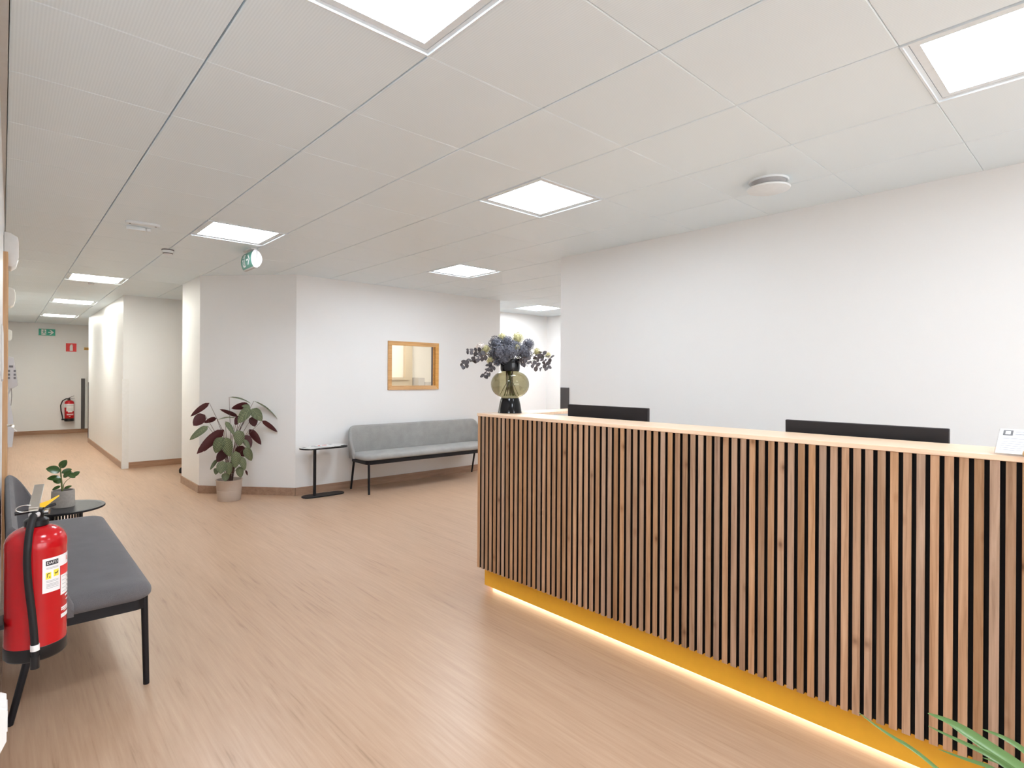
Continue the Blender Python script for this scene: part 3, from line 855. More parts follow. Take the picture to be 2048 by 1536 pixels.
random.seed(7)
def floret_cloud(r, seed, dens=1.0):
    rnd = random.Random(seed)
    mb = MB()
    n = int(120 * dens)
    for k in range(n):
        z = 1 - 2 * (k + 0.5) / n
        a = k * 2.39996 + rnd.uniform(-0.2, 0.2)
        q = math.sqrt(max(0, 1 - z * z))
        d = Vector((q * math.cos(a), q * math.sin(a), z))
        c = d * r * rnd.uniform(0.80, 1.0)
        u = d.cross(Vector((rnd.uniform(-1, 1), rnd.uniform(-1, 1), 0.3))).normalized(); w = d.cross(u)
        s = r * rnd.uniform(0.17, 0.25)
        for p in range(4):
            e = (u * math.cos(p * PI / 2) + w * math.sin(p * PI / 2)); g = d.cross(e)
            cup = d * s * rnd.uniform(0.05, 0.5)
            mb.add([c, c + e * s * 0.6 + g * s * 0.36 + cup * 0.6, c + e * s * 1.1 + cup, c + e * s * 0.6 - g * s * 0.36 + cup * 0.6], [(0, 1, 2, 3)])
    m2 = MB().lathe([(0.02 * r, -0.75 * r), (0.5 * r, -0.48 * r), (0.68 * r, 0), (0.5 * r, 0.48 * r), (0.02 * r, 0.75 * r)], 10)
    mb.add(m2.v, m2.f)
    return mb
BLAB = {'b': 'slate blue hydrangea head', 'c': 'cream green flower cluster', 'p': 'pale blush bloom'}
BPOS = ['at the upper left of the bouquet', 'at the top centre of the bouquet', 'at the left front of the bouquet', 'at the centre front above the vase neck', 'at the right front of the bouquet',
        'at the upper right of the bouquet', 'at the lower right of the bouquet', 'at the left rear of the bouquet', 'in the middle of the bouquet', 'low over the front rim of the vase neck', 'low at the left of the vase neck',
        'topmost at the left of the bouquet', 'topmost at the right of the bouquet', 'at the left shoulder of the bouquet', 'at the right shoulder of the bouquet', 'behind the left eucalyptus sprays',
        'between the blue heads at the centre', 'under the left blue heads', 'among the left eucalyptus leaves', 'at the far right tip of the bouquet']
for k, (p, r, kind) in enumerate(BLOOMS):
    t_ = thing('hydrangea_bloom', BLAB[kind] + ' ' + BPOS[k], 'flower', (2.545 + p[0], 2.81 + p[1], 1.1725 + p[2]), 0, 'blooms in the smoked glass vase')
    floret_cloud(r, k, 0.8 if kind == 'b' else 0.6).build('florets', {'b': M_HB, 'c': M_HC, 'p': M_HP}[kind], t_)['kind'] = 'stuff'
    v = Vector(p)
    tgt = Vector((v.x * 0.18, v.y * 0.18, 0.33)) - v
    b2 = Vector((-v.x * 0.25 + 0.01 * math.sin(k), -v.y * 0.25 + 0.01 * math.cos(k), 0.115)) - v
    MB().tube([(0, 0, 0), tgt * 0.5 + Vector((0, 0, -0.01)), tgt, b2], 0.0022, 6).build('stem', M_STEM, t_, smooth=True)

def leaf_mesh(base, tip, width, normal, sag=0.0, fold=0.12, n=7, shape=0.8, wave=0.0, nw=2):
    """leaf blade from base to tip; normal is the way its top side faces"""
    base, tip, normal = Vector(base), Vector(tip), Vector(normal)
    ax = tip - base; L = ax.length; axn = ax.normalized()
    nn = (normal - axn * normal.dot(axn)).normalized()
    sd_ = axn.cross(nn)
    vs_, uv, fs = [], [], []
    cols = 2 * nw + 1
    for k in range(n + 1):
        t_ = k / n
        w = width / 2 * max(0.02, math.sin(PI * min(1, max(0, t_)) ** shape)) ** 0.62 if 0 < k < n else width * 0.015
        c = base + ax * t_ + nn * (sag * L * (4 * t_ * (1 - t_)))
        for q in range(cols):
            u = (q - nw) / nw
            off = sd_ * u * w + nn * (abs(u) * w * fold + wave * w * math.sin(t_ * 9 + u * 2))
            vs_.append(c + off); uv.append((0.5 + u / 2, t_))
    for k in range(n):
        for q in range(cols - 1):
            a = k * cols + q
            fs.append((a, a + cols, a + cols + 1, a + 1))
    return vs_, fs, uv

def build_leaf(name, parent, mat, *args, **kw):
    vs_, fs, uv = leaf_mesh(*args, **kw)
    me = bpy.data.meshes.new(name)
    me.from_pydata([tuple(v) for v in vs_], [], fs)
    # make the geometric front the top side
    me.update()
    ul = me.uv_layers.new(name='leaf')
    for lp in me.loops:
        ul.data[lp.index].uv = uv[lp.vertex_index]
    nn = Vector(args[3])
    if me.polygons[len(me.polygons) // 2].normal.dot(nn) < 0:
        me.flip_normals()
    for p in me.polygons:
        p.use_smooth = True
    me.materials.append(mat)
    o = bpy.data.objects.new(name, me); C.objects.link(o); o.parent = parent
    return o

SLAB = ['eucalyptus spray reaching farthest left from the vase', 'eucalyptus spray pointing up left behind the cream cluster', 'eucalyptus spray hanging down at the left of the globe', 'short eucalyptus spray hanging beside the left of the vase neck',
        'eucalyptus spray drooping right below the blue heads', 'eucalyptus spray curving down at the right side', 'eucalyptus spray reaching farthest right from the vase', 'short eucalyptus spray right of the vase neck']
rnd = random.Random(3)
for k, pts in enumerate(SPRIGS):
    p0_ = Vector(pts[0])
    t_ = thing('eucalyptus_spray', SLAB[k], 'branch', (2.545, 2.81, 1.1725), 0, 'eucalyptus sprays in the smoked glass vase')
    MB().tube([(0.02 * math.cos(k), 0.02 * math.sin(k), 0.13), (p0_.x * 0.6, p0_.y * 0.6, 0.32), *pts], 0.0024, 6, r2=0.0012).build('twig', M_PETIOLE, t_, smooth=True)
    P = [Vector(p) for p in pts]
    tot = sum((b - a).length for a, b in zip(P[1:], P[2:]))
    m = max(3, int(tot / 0.024))
    for q in range(m):
        d = tot * (q + 0.5) / m
        for a, b in zip(P[1:], P[2:]):
            sl_ = (b - a).length
            if d <= sl_:
                break
            d -= sl_
        pos = a.lerp(b, min(1, d / sl_))
        ax = (b - a).normalized()
        s_ = ax.cross(Vector((rnd.uniform(-1, 1), rnd.uniform(-1, 1), rnd.uniform(-1, 1)))).normalized()
        for sg in (-1, 1):
            ln = rnd.uniform(0.030, 0.044)
            dr_ = (s_ * sg + ax * 0.5).normalized()
            nrm = Vector((-0.6 + rnd.uniform(-0.5, 0.5), -0.7 + rnd.uniform(-0.5, 0.5), rnd.uniform(-0.2, 0.8)))
            build_leaf('leaf', t_, M_EUC, pos, pos + dr_ * ln, ln * 0.74, nrm, 0.05, 0.1, n=5, shape=0.9, nw=1)

# ------------------------------------------------------------------ upholstered benches
def bench(name, L, loc, rz, lab, M_FABRIC):
    r = thing(name, lab, 'bench', loc, rz, 'grey upholstered benches')
    # local: x along the bench 0..L, y away from the wall, legs on the floor
    padded(0.03, 0.085, L - 0.03, 0.537, 0.085, [(0.022, 0.402), (0.008, 0.406), (0.0015, 0.414), (0.0, 0.427), (0.002, 0.440), (0.008, 0.452), (0.018, 0.461), (0.034, 0.468), (0.058, 0.472), (0.10, 0.474)], 12).build('seat', M_FABRIC, r, smooth=True)
    # wrapping backrest: plan path from one wing tip round the back to the other
    path = []
    tipy, cr, by = 0.245, 0.12, 0.045
    xo = 0.012
    for k in range(5):
        path.append((xo, tipy - (tipy - by - cr) * k / 5))
    for k in range(9):
        a = PI + (PI / 2) * k / 8
        path.append((xo + cr + cr * math.cos(a), by + cr + cr * math.sin(a)))
    for k in range(1, 8):
        path.append((xo + cr + (L - 2 * xo - 2 * cr) * k / 8, by))
    mirror = [(L - x, y) for x, y in path[:14]][::-1]
    path += mirror
    n = len(path)
    rings = []
    for k, (x, y) in enumerate(path):
        a = path[max(k - 1, 0)]; b = path[min(k + 1, n - 1)]
        tx, ty = b[0] - a[0], b[1] - a[1]; l = math.hypot(tx, ty); tx /= l; ty /= l
        ix, iy = -ty, tx                                   # inward normal
        q = max(0.0, (y - by) / (tipy - by))
        zt = 0.455 + 0.338 * (1 - q ** 1.45)
        zb = 0.404
        th = 0.042
        def pt(off, z):
            lean = (z - zb) * 0.10
            return (x - ix * lean * 0.5 + ix * off, y - iy * lean * 0.35 + iy * off, z)
        h = zt - zb
        rings.append([pt(0.0, zb), pt(th * 0.5, zb - 0.002), pt(th, zb), pt(th * 1.05, zb + h * 0.5), pt(th * 0.95, zt - 0.022), pt(th * 0.75, zt - 0.006),
                      pt(th * 0.5, zt), pt(th * 0.25, zt - 0.006), pt(0.003, zt - 0.022), pt(-0.004, zb + h * 0.5)])
    bk = MB().rings(rings).build('backrest', M_FABRIC, r, smooth=True)
    # seam line on the end of the seat and flat steel frame below
    fr = MB()
    o = rrect(0.06, 0.075, L - 0.06, 0.525, 0.06, 6); i2 = rrect(0.073, 0.088, L - 0.073, 0.512, 0.05, 6)
    m = len(o)
    vs = [(x, y, 0.355) for x, y in o] + [(x, y, 0.402) for x, y in o] + [(x, y, 0.402) for x, y in i2] + [(x, y, 0.355) for x, y in i2]
    fs = []
    for k in range(m):
        j = (k + 1) % m
        for s_ in range(4):
            e = (s_ + 1) % 4
            fs.append((s_*m + k, s_*m + j, e*m + j, e*m + k))
    fr.add(vs, fs)
    for x in (L * 0.33, L * 0.67):
        fr.box((x - 0.02, 0.09, 0.37), (x + 0.02, 0.51, 0.40))
    fr.build('frame', M_BLACK, r)
    for x, dx in ((0.085, 0.0), (L - 0.085, 0.0)):
        MB().tube([(x, 0.505, 0.40), (x + dx, 0.515, 0.0)], 0.0145, 10, r2=0.0125).build('leg', M_BLACK, r, smooth=True)
        MB().tube([(x, 0.135, 0.40), (x + dx, 0.048, 0.0)], 0.0145, 10, r2=0.0125).build('leg', M_BLACK, r, smooth=True)
    return r
bench('bench', 1.80, (-0.018, 4.735, 0), -PI / 2, 'dark grey bench along the left wall behind the near fire extinguisher', M_FABRIC)
bench('bench', 2.09, (5.245, 6.580, 0), PI, 'long grey bench against the far wall under the interior window', M_FABRICL)

# ------------------------------------------------------------------ side tables
rt = thing('round_side_table', 'low round black side table with slotted drum base at the end of the near bench', 'table', (0.335, 5.20, 0))
MB().lathe([(0.0005, 0.434), (0.243, 0.434), (0.25, 0.438), (0.25, 0.447), (0.247, 0.45), (0.0005, 0.45)], 56, cap=False).build('table_top', M_BLACK, rt, smooth=True)
slots = MB()
for k in range(-14, 15):
    y_ = k * 0.0155
    hl = math.sqrt(max(0, 0.225 ** 2 - y_ ** 2))
    if hl > 0.04:
        slots.box((-hl, y_ - 0.0032, 0.4495), (hl, y_ + 0.0032, 0.4512))
sl_o = slots.build('ribs', plain('dark_grey_ribbing', (0.075, 0.068, 0.066), 0.4), rt); sl_o['kind'] = 'stuff'
b0 = None
for k in range(38):
    a = 2 * PI * k / 38
    if b0 is None:
        b0 = MB().box((-0.0045, -0.003, 0.03), (0.0045, 0.003, 0.425)).build('bar', M_BLACK, rt); o = b0
    else:
        o = b0.copy(); C.objects.link(o)
    o.location = (0.112 * math.cos(a), 0.112 * math.sin(a), 0); o.rotation_euler = (0, 0, a + PI / 2)
MB().lathe([(0.104, 0.0), (0.118, 0.0), (0.118, 0.03), (0.104, 0.03)], 40).build('base_ring', M_BLACK, rt, smooth=True)
MB().lathe([(0.104, 0.412), (0.118, 0.412), (0.118, 0.434), (0.104, 0.434)], 40).build('top_ring', M_BLACK, rt, smooth=True)

def stadium(x0, x1, hw, n=10):
    return [(x1 + hw * math.cos(a), hw * math.sin(a)) for a in [-PI/2 + PI * k / n for k in range(n + 1)]] + [(x0 + hw * math.cos(a), hw * math.sin(a)) for a in [PI/2 + PI * k / n for k in range(n + 1)]]
def c_table(loc, rz, lab):
    r = thing('side_table', lab, 'table', loc, rz, 'black C-shaped side tables')
    MB().prism(stadium(0.09, 0.42, 0.09), 0.0, 0.014).build('base', M_BLACK, r, bevel=0.003)
    MB().prism(stadium(0.10, 0.42, 0.125), 0.560, 0.574).build('table_top', M_BLACK, r, bevel=0.003)
    MB().prism(rrect(0.135, -0.02, 0.163, 0.02, 0.008, 3), 0.014, 0.560).build('post', M_BLACK, r)
    return r
ct = c_table((2.565, 6.395, 0), math.radians(0), 'black C-shaped side table with loose magazines, left of the long grey bench')
rnd = random.Random(11)
SH = [(0.08, -0.01, 20, 0), (0.16, 0.03, -35, 1), (0.21, -0.04, 8, 0), (0.29, 0.03, 50, 2), (0.36, -0.02, -12, 0), (0.42, 0.03, 28, 1), (0.27, -0.06, -20, 2)]
MAGN = ['leaflet at the left end of the magazine table', 'leaflet turned askew near the left end of the magazine table', 'open leaflet at the front of the magazine table', 'leaflet at the back middle of the magazine table',
        'leaflet right of the middle on the magazine table', 'leaflet at the right end of the magazine table', 'leaflet over the front edge side of the magazine table']
for k, (x, y, a, v) in enumerate(SH):
    t_ = thing('leaflet', 'pale printed ' + MAGN[k], 'leaflet', (2.565 + x, 6.395 + y, 0.5745 + 0.0022 * k), math.radians(a), 'leaflets on the C-shaped side table')
    MB().rings([[(-0.074, -0.105, 0), (0.074, -0.105, 0), (0.074, 0.105, 0.0), (-0.074, 0.105, 0.0)], [(-0.074, -0.105, 0.002), (0.074, -0.105, 0.002), (0.074, 0.105, 0.002), (-0.074, 0.105, 0.002)]]).build('sheet', M_PAPER, t_)
    MB().box((-0.05, 0.04, 0.0021), (0.0, 0.08, 0.0023)).build('printed_block', (M_DGREY, M_INK, M_REDP)[v], t_)

# ------------------------------------------------------------------ potted plants
rp = thing('potted_rubber_plant', 'small green rubber plant in a grey concrete pot on the round side table', 'plant', (0.335, 5.20, 0.4515))
MB().lathe([(0.066, 0.0), (0.070, 0.004), (0.068, 0.11), (0.066, 0.122), (0.058, 0.122), (0.056, 0.10)], 40, cap=False).lathe([(0.0005, 0.002), (0.066, 0.0)], 40, cap=False).build('pot', M_CONC, rp, smooth=True)
MB().lathe([(0.0005, 0.106), (0.057, 0.104)], 24, cap=False).build('soil', M_SOIL, rp)
MB().tube([(-0.004, 0.0, 0.10), (-0.008, 0, 0.16), (-0.012, 0, 0.22), (-0.016, 0, 0.28), (-0.012, 0, 0.30)], 0.0065, 8, r2=0.003).build('stem', M_STEM, rp, smooth=True)
MB().tube([(-0.002, 0.0, 0.12), (0.004, -0.002, 0.165), (0.02, -0.004, 0.19), (0.045, -0.005, 0.21)], 0.003, 6, r2=0.0015).build('stem', M_STEM, rp, smooth=True)
for k, (b, t_, w) in enumerate(RUBBER):
    nrm = Vector((-0.06, -0.7, 0.55 + 0.25 * math.sin(k * 2.3)))
    build_leaf('leaf', rp, M_RUB, b, t_, w * 1.55, nrm, 0.05, 0.12, shape=0.85)

cp = thing('potted_calathea', 'tall calathea with striped and maroon leaves in a beige pot by the angled wall', 'plant', (1.915, 6.85, 0))
MB().lathe([(0.118, 0.0), (0.121, 0.004), (0.1276, 0.114), (0.1278, 0.118), (0.1268, 0.1195), (0.1268, 0.1215), (0.1282, 0.123), (0.1286, 0.127), (0.135, 0.222), (0.138, 0.226), (0.138, 0.236), (0.128, 0.236), (0.124, 0.19)], 48, cap=False).build('pot', M_POT, cp, smooth=True)
MB().lathe([(0.0005, 0.19), (0.126, 0.188)], 24, cap=False).build('soil', M_SOIL, cp)
rnd = random.Random(5)
view = Vector((1.915, 6.85, 0)).normalized()
for k, (b, t_, w, kind) in enumerate(CALATHEA):
    jit = Vector((rnd.uniform(-0.35, 0.35), rnd.uniform(-0.2, 0.2), rnd.uniform(-0.1, 0.3)))
    if kind == 'g':
        nrm, mat = -view + Vector((0, 0, 0.35)) + jit, M_CAL
    elif kind == 'm':
        nrm, mat = view * 0.9 + Vector((0, 0, 0.25)) + jit * 0.5, M_CAL
    else:
        nrm, mat = Vector((0, 0, 1)) - view * 0.12, M_CAL
    kw = dict(sag=0.07 if kind != 'm' else 0.04, fold=0.10, n=8, shape=0.72, wave=0.03)
    if kind == 's':
        w *= 2.0
    if kind == 'g':
        w *= 0.92
    lf = build_leaf('leaf', cp, mat, b, t_, w * 1.08, nrm, **kw)
    bv = Vector(b)
    root = Vector((0.03 * math.cos(k * 2.4), 0.03 * math.sin(k * 2.4), 0.18))
    midp = root.lerp(bv, 0.55) + Vector((-bv.x * 0.12, -bv.y * 0.12, 0.05 + 0.06 * bv.z))
    q1 = root.lerp(midp, 0.5) + Vector((0, 0, 0.02))
    MB().tube([root, q1, midp, bv], 0.0036, 6, r2=0.0022).build('leaf_stalk', M_PETIOLE, cp, smooth=True)

pp = thing('potted_palm', 'palm with slim green blades at the lower right corner before the counter', 'plant', (1.62, -0.28, 0))
MB().lathe([(0.12, 0.0), (0.125, 0.005), (0.15, 0.24), (0.152, 0.26), (0.138, 0.26), (0.132, 0.22)], 40, cap=False).build('pot', M_POT, pp, smooth=True)
MB().lathe([(0.0005, 0.22), (0.134, 0.218)], 24, cap=False).build('soil', M_SOIL, pp)
off = Vector((1.62, -0.28, 0))
PW = [0.0036, 0.0085, 0.005, 0.004, 0.0055, 0.0065, 0.004]
for k, pts in enumerate(PALM):
    P = [Vector(p) - off for p in pts]
    end = P[-1]
    root = Vector((0.02 * math.cos(k * 2), 0.02 * math.sin(k * 2), 0.22))
    P2 = P + [end.lerp(root, 0.4) + Vector((0, 0, 0.07)), end.lerp(root, 0.75) + Vector((0, 0, 0.05)), root]
    # smooth the polyline
    for _ in range(2):
        Q = [P2[0]]
        for a, b in zip(P2, P2[1:]):
            Q += [a.lerp(b, 0.25), a.lerp(b, 0.75)]
        P2 = Q + [P2[-1]]
    vs_, fs, uv = [], [], []
    nseg = len(P2) - 1
    for q, p in enumerate(P2):
        a = P2[max(q - 1, 0)]; b = P2[min(q + 1, nseg)]
        ax = (b - a).normalized()
        up = (Vector((-0.75, -0.1, 0.75)))
        up = (up - ax * up.dot(ax)).normalized()
        s_ = ax.cross(up)
        t_ = q / nseg
        w = PW[k] * min(1.0, 0.06 + 3.2 * t_) * (1 - 0.75 * max(0, t_ - 0.45) / 0.55)
        for u in (-1, 0, 1):
            vs_.append(p + s_ * u * w + up * abs(u) * w * 0.35); uv.append((0.5 + u / 2, t_))
    for q in range(nseg):
        for u in range(2):
            a = q * 3 + u
            fs.append((a, a + 3, a + 4, a + 1))
    me = bpy.data.meshes.new('blade'); me.from_pydata([tuple(v) for v in vs_], [], fs)
    ul = me.uv_layers.new(name='leaf')
    for lp in me.loops:
        ul.data[lp.index].uv = uv[lp.vertex_index]
    for p in me.polygons:
        p.use_smooth = True
    me.materials.append(M_PALM)
    o = bpy.data.objects.new('blade', me); C.objects.link(o); o.parent = pp

# ------------------------------------------------------------------ fire extinguishers
def cyl_patch(R, t0, t1, z0, z1, n=12):
    """curved label on a cylinder; angle 0 faces -y (the viewer), positive towards +x"""
    vs = []
    for k in range(n + 1):
        a = math.radians(t0 + (t1 - t0) * k / n)
        vs += [(R * math.sin(a), -R * math.cos(a), z0), (R * math.sin(a), -R * math.cos(a), z1)]
    return vs, [(2*k, 2*k + 2, 2*k + 3, 2*k + 1) for k in range(n)]
def patch(name, mat, parent, R, rects):
    mb = MB()
    for t0, t1, z0, z1 in rects:
        vs, fs = cyl_patch(R, t0, t1, z0, z1, max(2, int(abs(t1 - t0) / 6)))
        mb.add(vs, fs)
    return mb.build(name, mat, parent, smooth=True)

fe = thing('fire_extinguisher', 'large red fire extinguisher hanging on the left wall close to the camera', 'fire extinguisher', (0.0885, 2.45, 0.482))
R = 0.0815
MB().lathe([(R*0.86, 0.036), (R, 0.040), (R, 0.355), (R*1.008, 0.359), (R*1.008, 0.366), (R, 0.372), (R*0.992, 0.380), (R*0.965, 0.3885), (R*0.92, 0.397), (R*0.85, 0.4055), (R*0.76, 0.413), (R*0.64, 0.4195), (R*0.50, 0.4245), (R*0.34, 0.428), (0.02, 0.43)], 72).build('cylinder', M_RED, fe, smooth=True)
MB().lathe([(R*0.82, 0.0), (R*0.95, 0.003), (R*1.012, 0.010), (R*1.012, 0.046), (R*0.97, 0.050)], 56).build('base_ring', M_BLACKPL, fe, smooth=True)
MB().lathe([(0.028, 0.426), (0.033, 0.430), (0.033, 0.447), (0.027, 0.452), (0.020, 0.455), (0.020, 0.480), (0.016, 0.484)], 24).build('valve_body', M_BLACKPL, fe, smooth=True)
MB().tube([(0.018, 0.0, 0.470), (0.033, -0.006, 0.470)], 0.0085, 14).build('gauge', M_CHROME, fe, smooth=True)
MB().tube([(-0.018, -0.005, 0.478), (-0.055, -0.01, 0.476)], 0.006, 8).build('bracket_pin', M_BLACKPL, fe, smooth=True)
MB().tube([(0.018, 0.0, 0.484), (0.050, 0.01, 0.490)], 0.005, 8).build('bracket_pin', M_BLACKPL, fe, smooth=True)
# levers: flat steel strips reaching away from the viewer
def strip(p0, p1, w, th):
    p0, p1 = Vector(p0), Vector(p1); ax = (p1 - p0).normalized(); s_ = Vector((1, 0, 0)); up = s_.cross(ax).normalized()
    return MB().rings([[p - s_*w/2 - up*th/2, p + s_*w/2 - up*th/2, p + s_*w/2 + up*th/2, p - s_*w/2 + up*th/2] for p in (p0, p1)])
strip((-0.008, -0.022, 0.487), (-0.003, 0.008, 0.504), 0.026, 0.012).build('lever_block', M_STEEL, fe, bevel=0.002)
strip((-0.004, 0.0, 0.502), (0.012, 0.12, 0.545), 0.028, 0.004).build('lever', M_STEEL, fe, bevel=0.0015)
strip((-0.008, -0.024, 0.482), (0.004, 0.10, 0.480), 0.024, 0.004).build('carry_handle', M_STEEL, fe, bevel=0.0015)
rg = [(-0.030 + 0.022 * math.cos(a), -0.012, 0.490 + 0.011 * math.sin(a)) for a in [2 * PI * k / 20 for k in range(21)]]
MB().tube(rg, 0.0017, 6).build('pin_ring', M_STEEL, fe, smooth=True)
MB().rings([[(x, y - 0.002, z - h_), (x, y + 0.002, z - h_), (x, y + 0.002, z + h_), (x, y - 0.002, z + h_)] for x, y, z, h_ in
            [(0.008, -0.012, 0.496, 0.006), (0.020, -0.004, 0.495, 0.009), (0.032, 0.004, 0.500, 0.006), (0.050, 0.012, 0.511, 0.0035), (0.060, 0.016, 0.517, 0.002)]]).build('seal_tag', M_YELLOW, fe)
MB().lathe([(0.0, 0), (0.014, 0.0), (0.0155, 0.004), (0.0155, 0.010), (0.013, 0.013)], 20, c=(-0.006, -0.026, 0.463)).build('hose_ferrule', M_GREYPL, fe, smooth=True)
hp = [(-0.006, -0.026, 0.470), (-0.012, -0.050, 0.462), (-0.020, -0.075, 0.425), (-0.0245, -0.094, 0.38), (-0.026, -0.0935, 0.33), (-0.022, -0.0935, 0.26), (-0.014, -0.0950, 0.18), (-0.008, -0.096, 0.11), (-0.0055, -0.0965, 0.06), (-0.005, -0.0965, -0.006)]
sp = [Vector(p) for p in hp]
for _ in range(2):
    Q = [sp[0]]
    for a, b in zip(sp, sp[1:]):
        Q += [a.lerp(b, 0.25), a.lerp(b, 0.75)]
    sp = Q + [sp[-1]]
MB().tube(sp, 0.0105, 14).build('hose', M_RUBBER, fe, smooth=True)
MB().tube([(-0.0055, -0.0965, 0.066), (-0.0052, -0.0965, 0.047)], 0.0122, 14).build('hose_strap', M_LABEL, fe, smooth=True)
MB().tube([(-0.0052, -0.0965, 0.03), (-0.005, -0.0965, -0.010)], 0.0122, 14).build('nozzle', M_BLACKPL, fe, smooth=True)
R1, R2, R3 = R * 1.004, R * 1.009, R * 1.013
patch('label', M_LABEL, fe, R1, [(9, 46, 0.218, 0.330), (46, 120, 0.293, 0.330), (48, 120, 0.195, 0.262)])
patch('label_header', M_REDP, fe, R2, [(47, 120, 0.262, 0.293)])
patch('label_logo', M_INKD, fe, R2, [(15, 41, 0.306, 0.322)])
patch('label_pictogram', M_YELP, fe, R2, [(15, 25.5, 0.262, 0.284), (30.5, 42, 0.266, 0.288)])
patch('pictogram_mark', M_INKD, fe, R3, [(17, 18.2, 0.268, 0.280), (18.2, 23, 0.2785, 0.281), (21, 23.5, 0.2665, 0.2695), (32.5, 40, 0.2755, 0.2785), (33.5, 36, 0.2715, 0.2735), (38, 41, 0.2790, 0.2815)])
lines = [(16, 41, z, z + 0.0014) for z in (0.298, 0.2945)] + [(16, 42, z, z + 0.0014) for z in (0.255, 0.251, 0.2445, 0.2405, 0.2365, 0.2315)] + [(52, 66, z, z + 0.0014) for z in (0.255, 0.242, 0.229, 0.216, 0.204)]
patch('label_print', M_INK, fe, R2, lines)
patch('label_print_side', M_GREYPL, fe, R3, [(69, 85, z, z + 0.006) for z in (0.248, 0.232, 0.217, 0.203)])
patch('white_print', M_LABEL, fe, R1, [(64, 90, 0.184, 0.190), (68, 90, 0.170, 0.174), (50, 90, 0.148, 0.1535), (50, 90, 0.1425, 0.1465), (58, 90, 0.138, 0.1405), (49.5, 88, 0.118, 0.131)])
def wrap(t_c, z_c, Rr):
    def f(x, y, d):
        a = math.radians(t_c) + x / Rr
        return (Rr * math.sin(a), -Rr * math.cos(a), z_c + y)
    return f
text_mesh('DAFO', 0.0122, 'label_lettering', M_LABEL, fe, wrap(28, 0.314, R3))
text_mesh('IL', 0.022, 'label_lettering', M_REDP, fe, wrap(72, 0.3115, R2))
bx = wx(2.45) - 0.0885
MB().box((bx, -0.015, 0.10), (bx + 0.008, 0.015, 0.45)).build('wall_bracket', M_STEEL, fe)
MB().box((bx - 0.0, -0.05, 0.12), (bx + 0.026, 0.05, 0.135)).build('wall_bracket_clip', M_BLACKPL, fe)

f2 = thing('fire_extinguisher', 'red fire extinguisher on the far end wall of the corridor under a red sign', 'fire extinguisher', (1.20, 16.985, 0.293))
MB().lathe([(0.088, 0.06), (0.092, 0.065), (0.092, 0.43), (0.085, 0.465), (0.06, 0.49), (0.03, 0.50)], 36).build('cylinder', M_RED, f2, smooth=True)
MB().lathe([(0.08, 0.0), (0.094, 0.004), (0.094, 0.07), (0.09, 0.073)], 36).build('base_ring', M_BLACKPL, f2, smooth=True)
MB().lathe([(0.026, 0.498), (0.026, 0.52), (0.016, 0.525), (0.016, 0.56)], 16).build('valve_body', M_BLACKPL, f2, smooth=True)
MB().tube([(-0.01, -0.01, 0.555), (0.04, -0.02, 0.585), (0.09, -0.02, 0.605)], 0.006, 6).build('lever', M_DGREY, f2)
MB().tube([(-0.01, -0.01, 0.545), (0.10, -0.02, 0.545)], 0.005, 6).build('carry_handle', M_DGREY, f2)
hs = [Vector(p) for p in [(-0.01, -0.03, 0.54), (-0.07, -0.05, 0.535), (-0.13, -0.05, 0.49), (-0.165, -0.04, 0.38), (-0.155, -0.03, 0.25), (-0.13, -0.03, 0.13), (-0.12, -0.03, 0.06)]]
MB().tube(hs, 0.012, 8).build('hose', M_RUBBER, f2, smooth=True)
MB().box((-0.145, -0.045, 0.03), (-0.085, 0.0, 0.065)).build('hose_clip', M_BLACKPL, f2, bevel=0.004)
patch('label', M_LABEL, f2, 0.0925, [(-85, 60, 0.33, 0.415), (-40, 60, 0.24, 0.335), (-20, 35, 0.215, 0.24)])
patch('label_print', M_INK, f2, 0.0932, [(-35, 55, 0.375, 0.383), (-28, 45, 0.30, 0.304), (-28, 45, 0.28, 0.284), (-28, 45, 0.26, 0.264)])
patch('white_print', M_LABEL, f2, 0.0925, [(-35, 50, 0.165, 0.178), (-35, 50, 0.147, 0.156), (-8, 10, 0.115, 0.125)])
MB().box((-0.03, 0.09, 0.3), (0.03, 0.114, 0.52)).build('wall_bracket', M_DGREY, f2)

# ------------------------------------------------------------------ signs on the end wall
def man(sc_, ox, oz):
    """running figure as polygons in sign space"""
    P = []
    hd = [(0.02 * math.cos(a), 0.155 + 0.02 * math.sin(a)) for a in [2 * PI * k / 10 for k in range(10)]]
    P.append(hd)
    P.append([(-0.012, 0.128), (0.018, 0.132), (0.012, 0.075), (-0.018, 0.072)])
    P.append([(0.012, 0.128), (0.055, 0.095), (0.05, 0.087), (0.008, 0.112)])
    P.append([(-0.010, 0.128), (-0.048, 0.105), (-0.045, 0.097), (-0.008, 0.110)])
    P.append([(-0.016, 0.078), (0.010, 0.078), (0.045, 0.04), (0.030, 0.008), (0.020, 0.012), (0.030, 0.038)])
    P.append([(-0.018, 0.076), (-0.002, 0.070), (-0.030, 0.035), (-0.065, 0.030), (-0.065, 0.042), (-0.036, 0.046)])
    return [[(ox + x * sc_, oz + z * sc_) for x, z in q] for q in P]
def arrow(ox, oz, s):
    return [[(ox - 0.05*s, oz - 0.011*s), (ox + 0.012*s, oz - 0.011*s), (ox + 0.012*s, oz + 0.011*s), (ox - 0.05*s, oz + 0.011*s)],
            [(ox + 0.055*s, oz), (ox + 0.0*s, oz + 0.055*s), (ox - 0.028*s, oz + 0.055*s), (ox + 0.02*s, oz)],
            [(ox + 0.055*s, oz), (ox + 0.02*s, oz), (ox - 0.028*s, oz - 0.055*s), (ox + 0.0*s, oz - 0.055*s)]]
YE = 17.1
es = thing('exit_sign', 'green exit sign with running figure and right arrow high on the end wall', 'sign', (0.787, YE, 2.317))
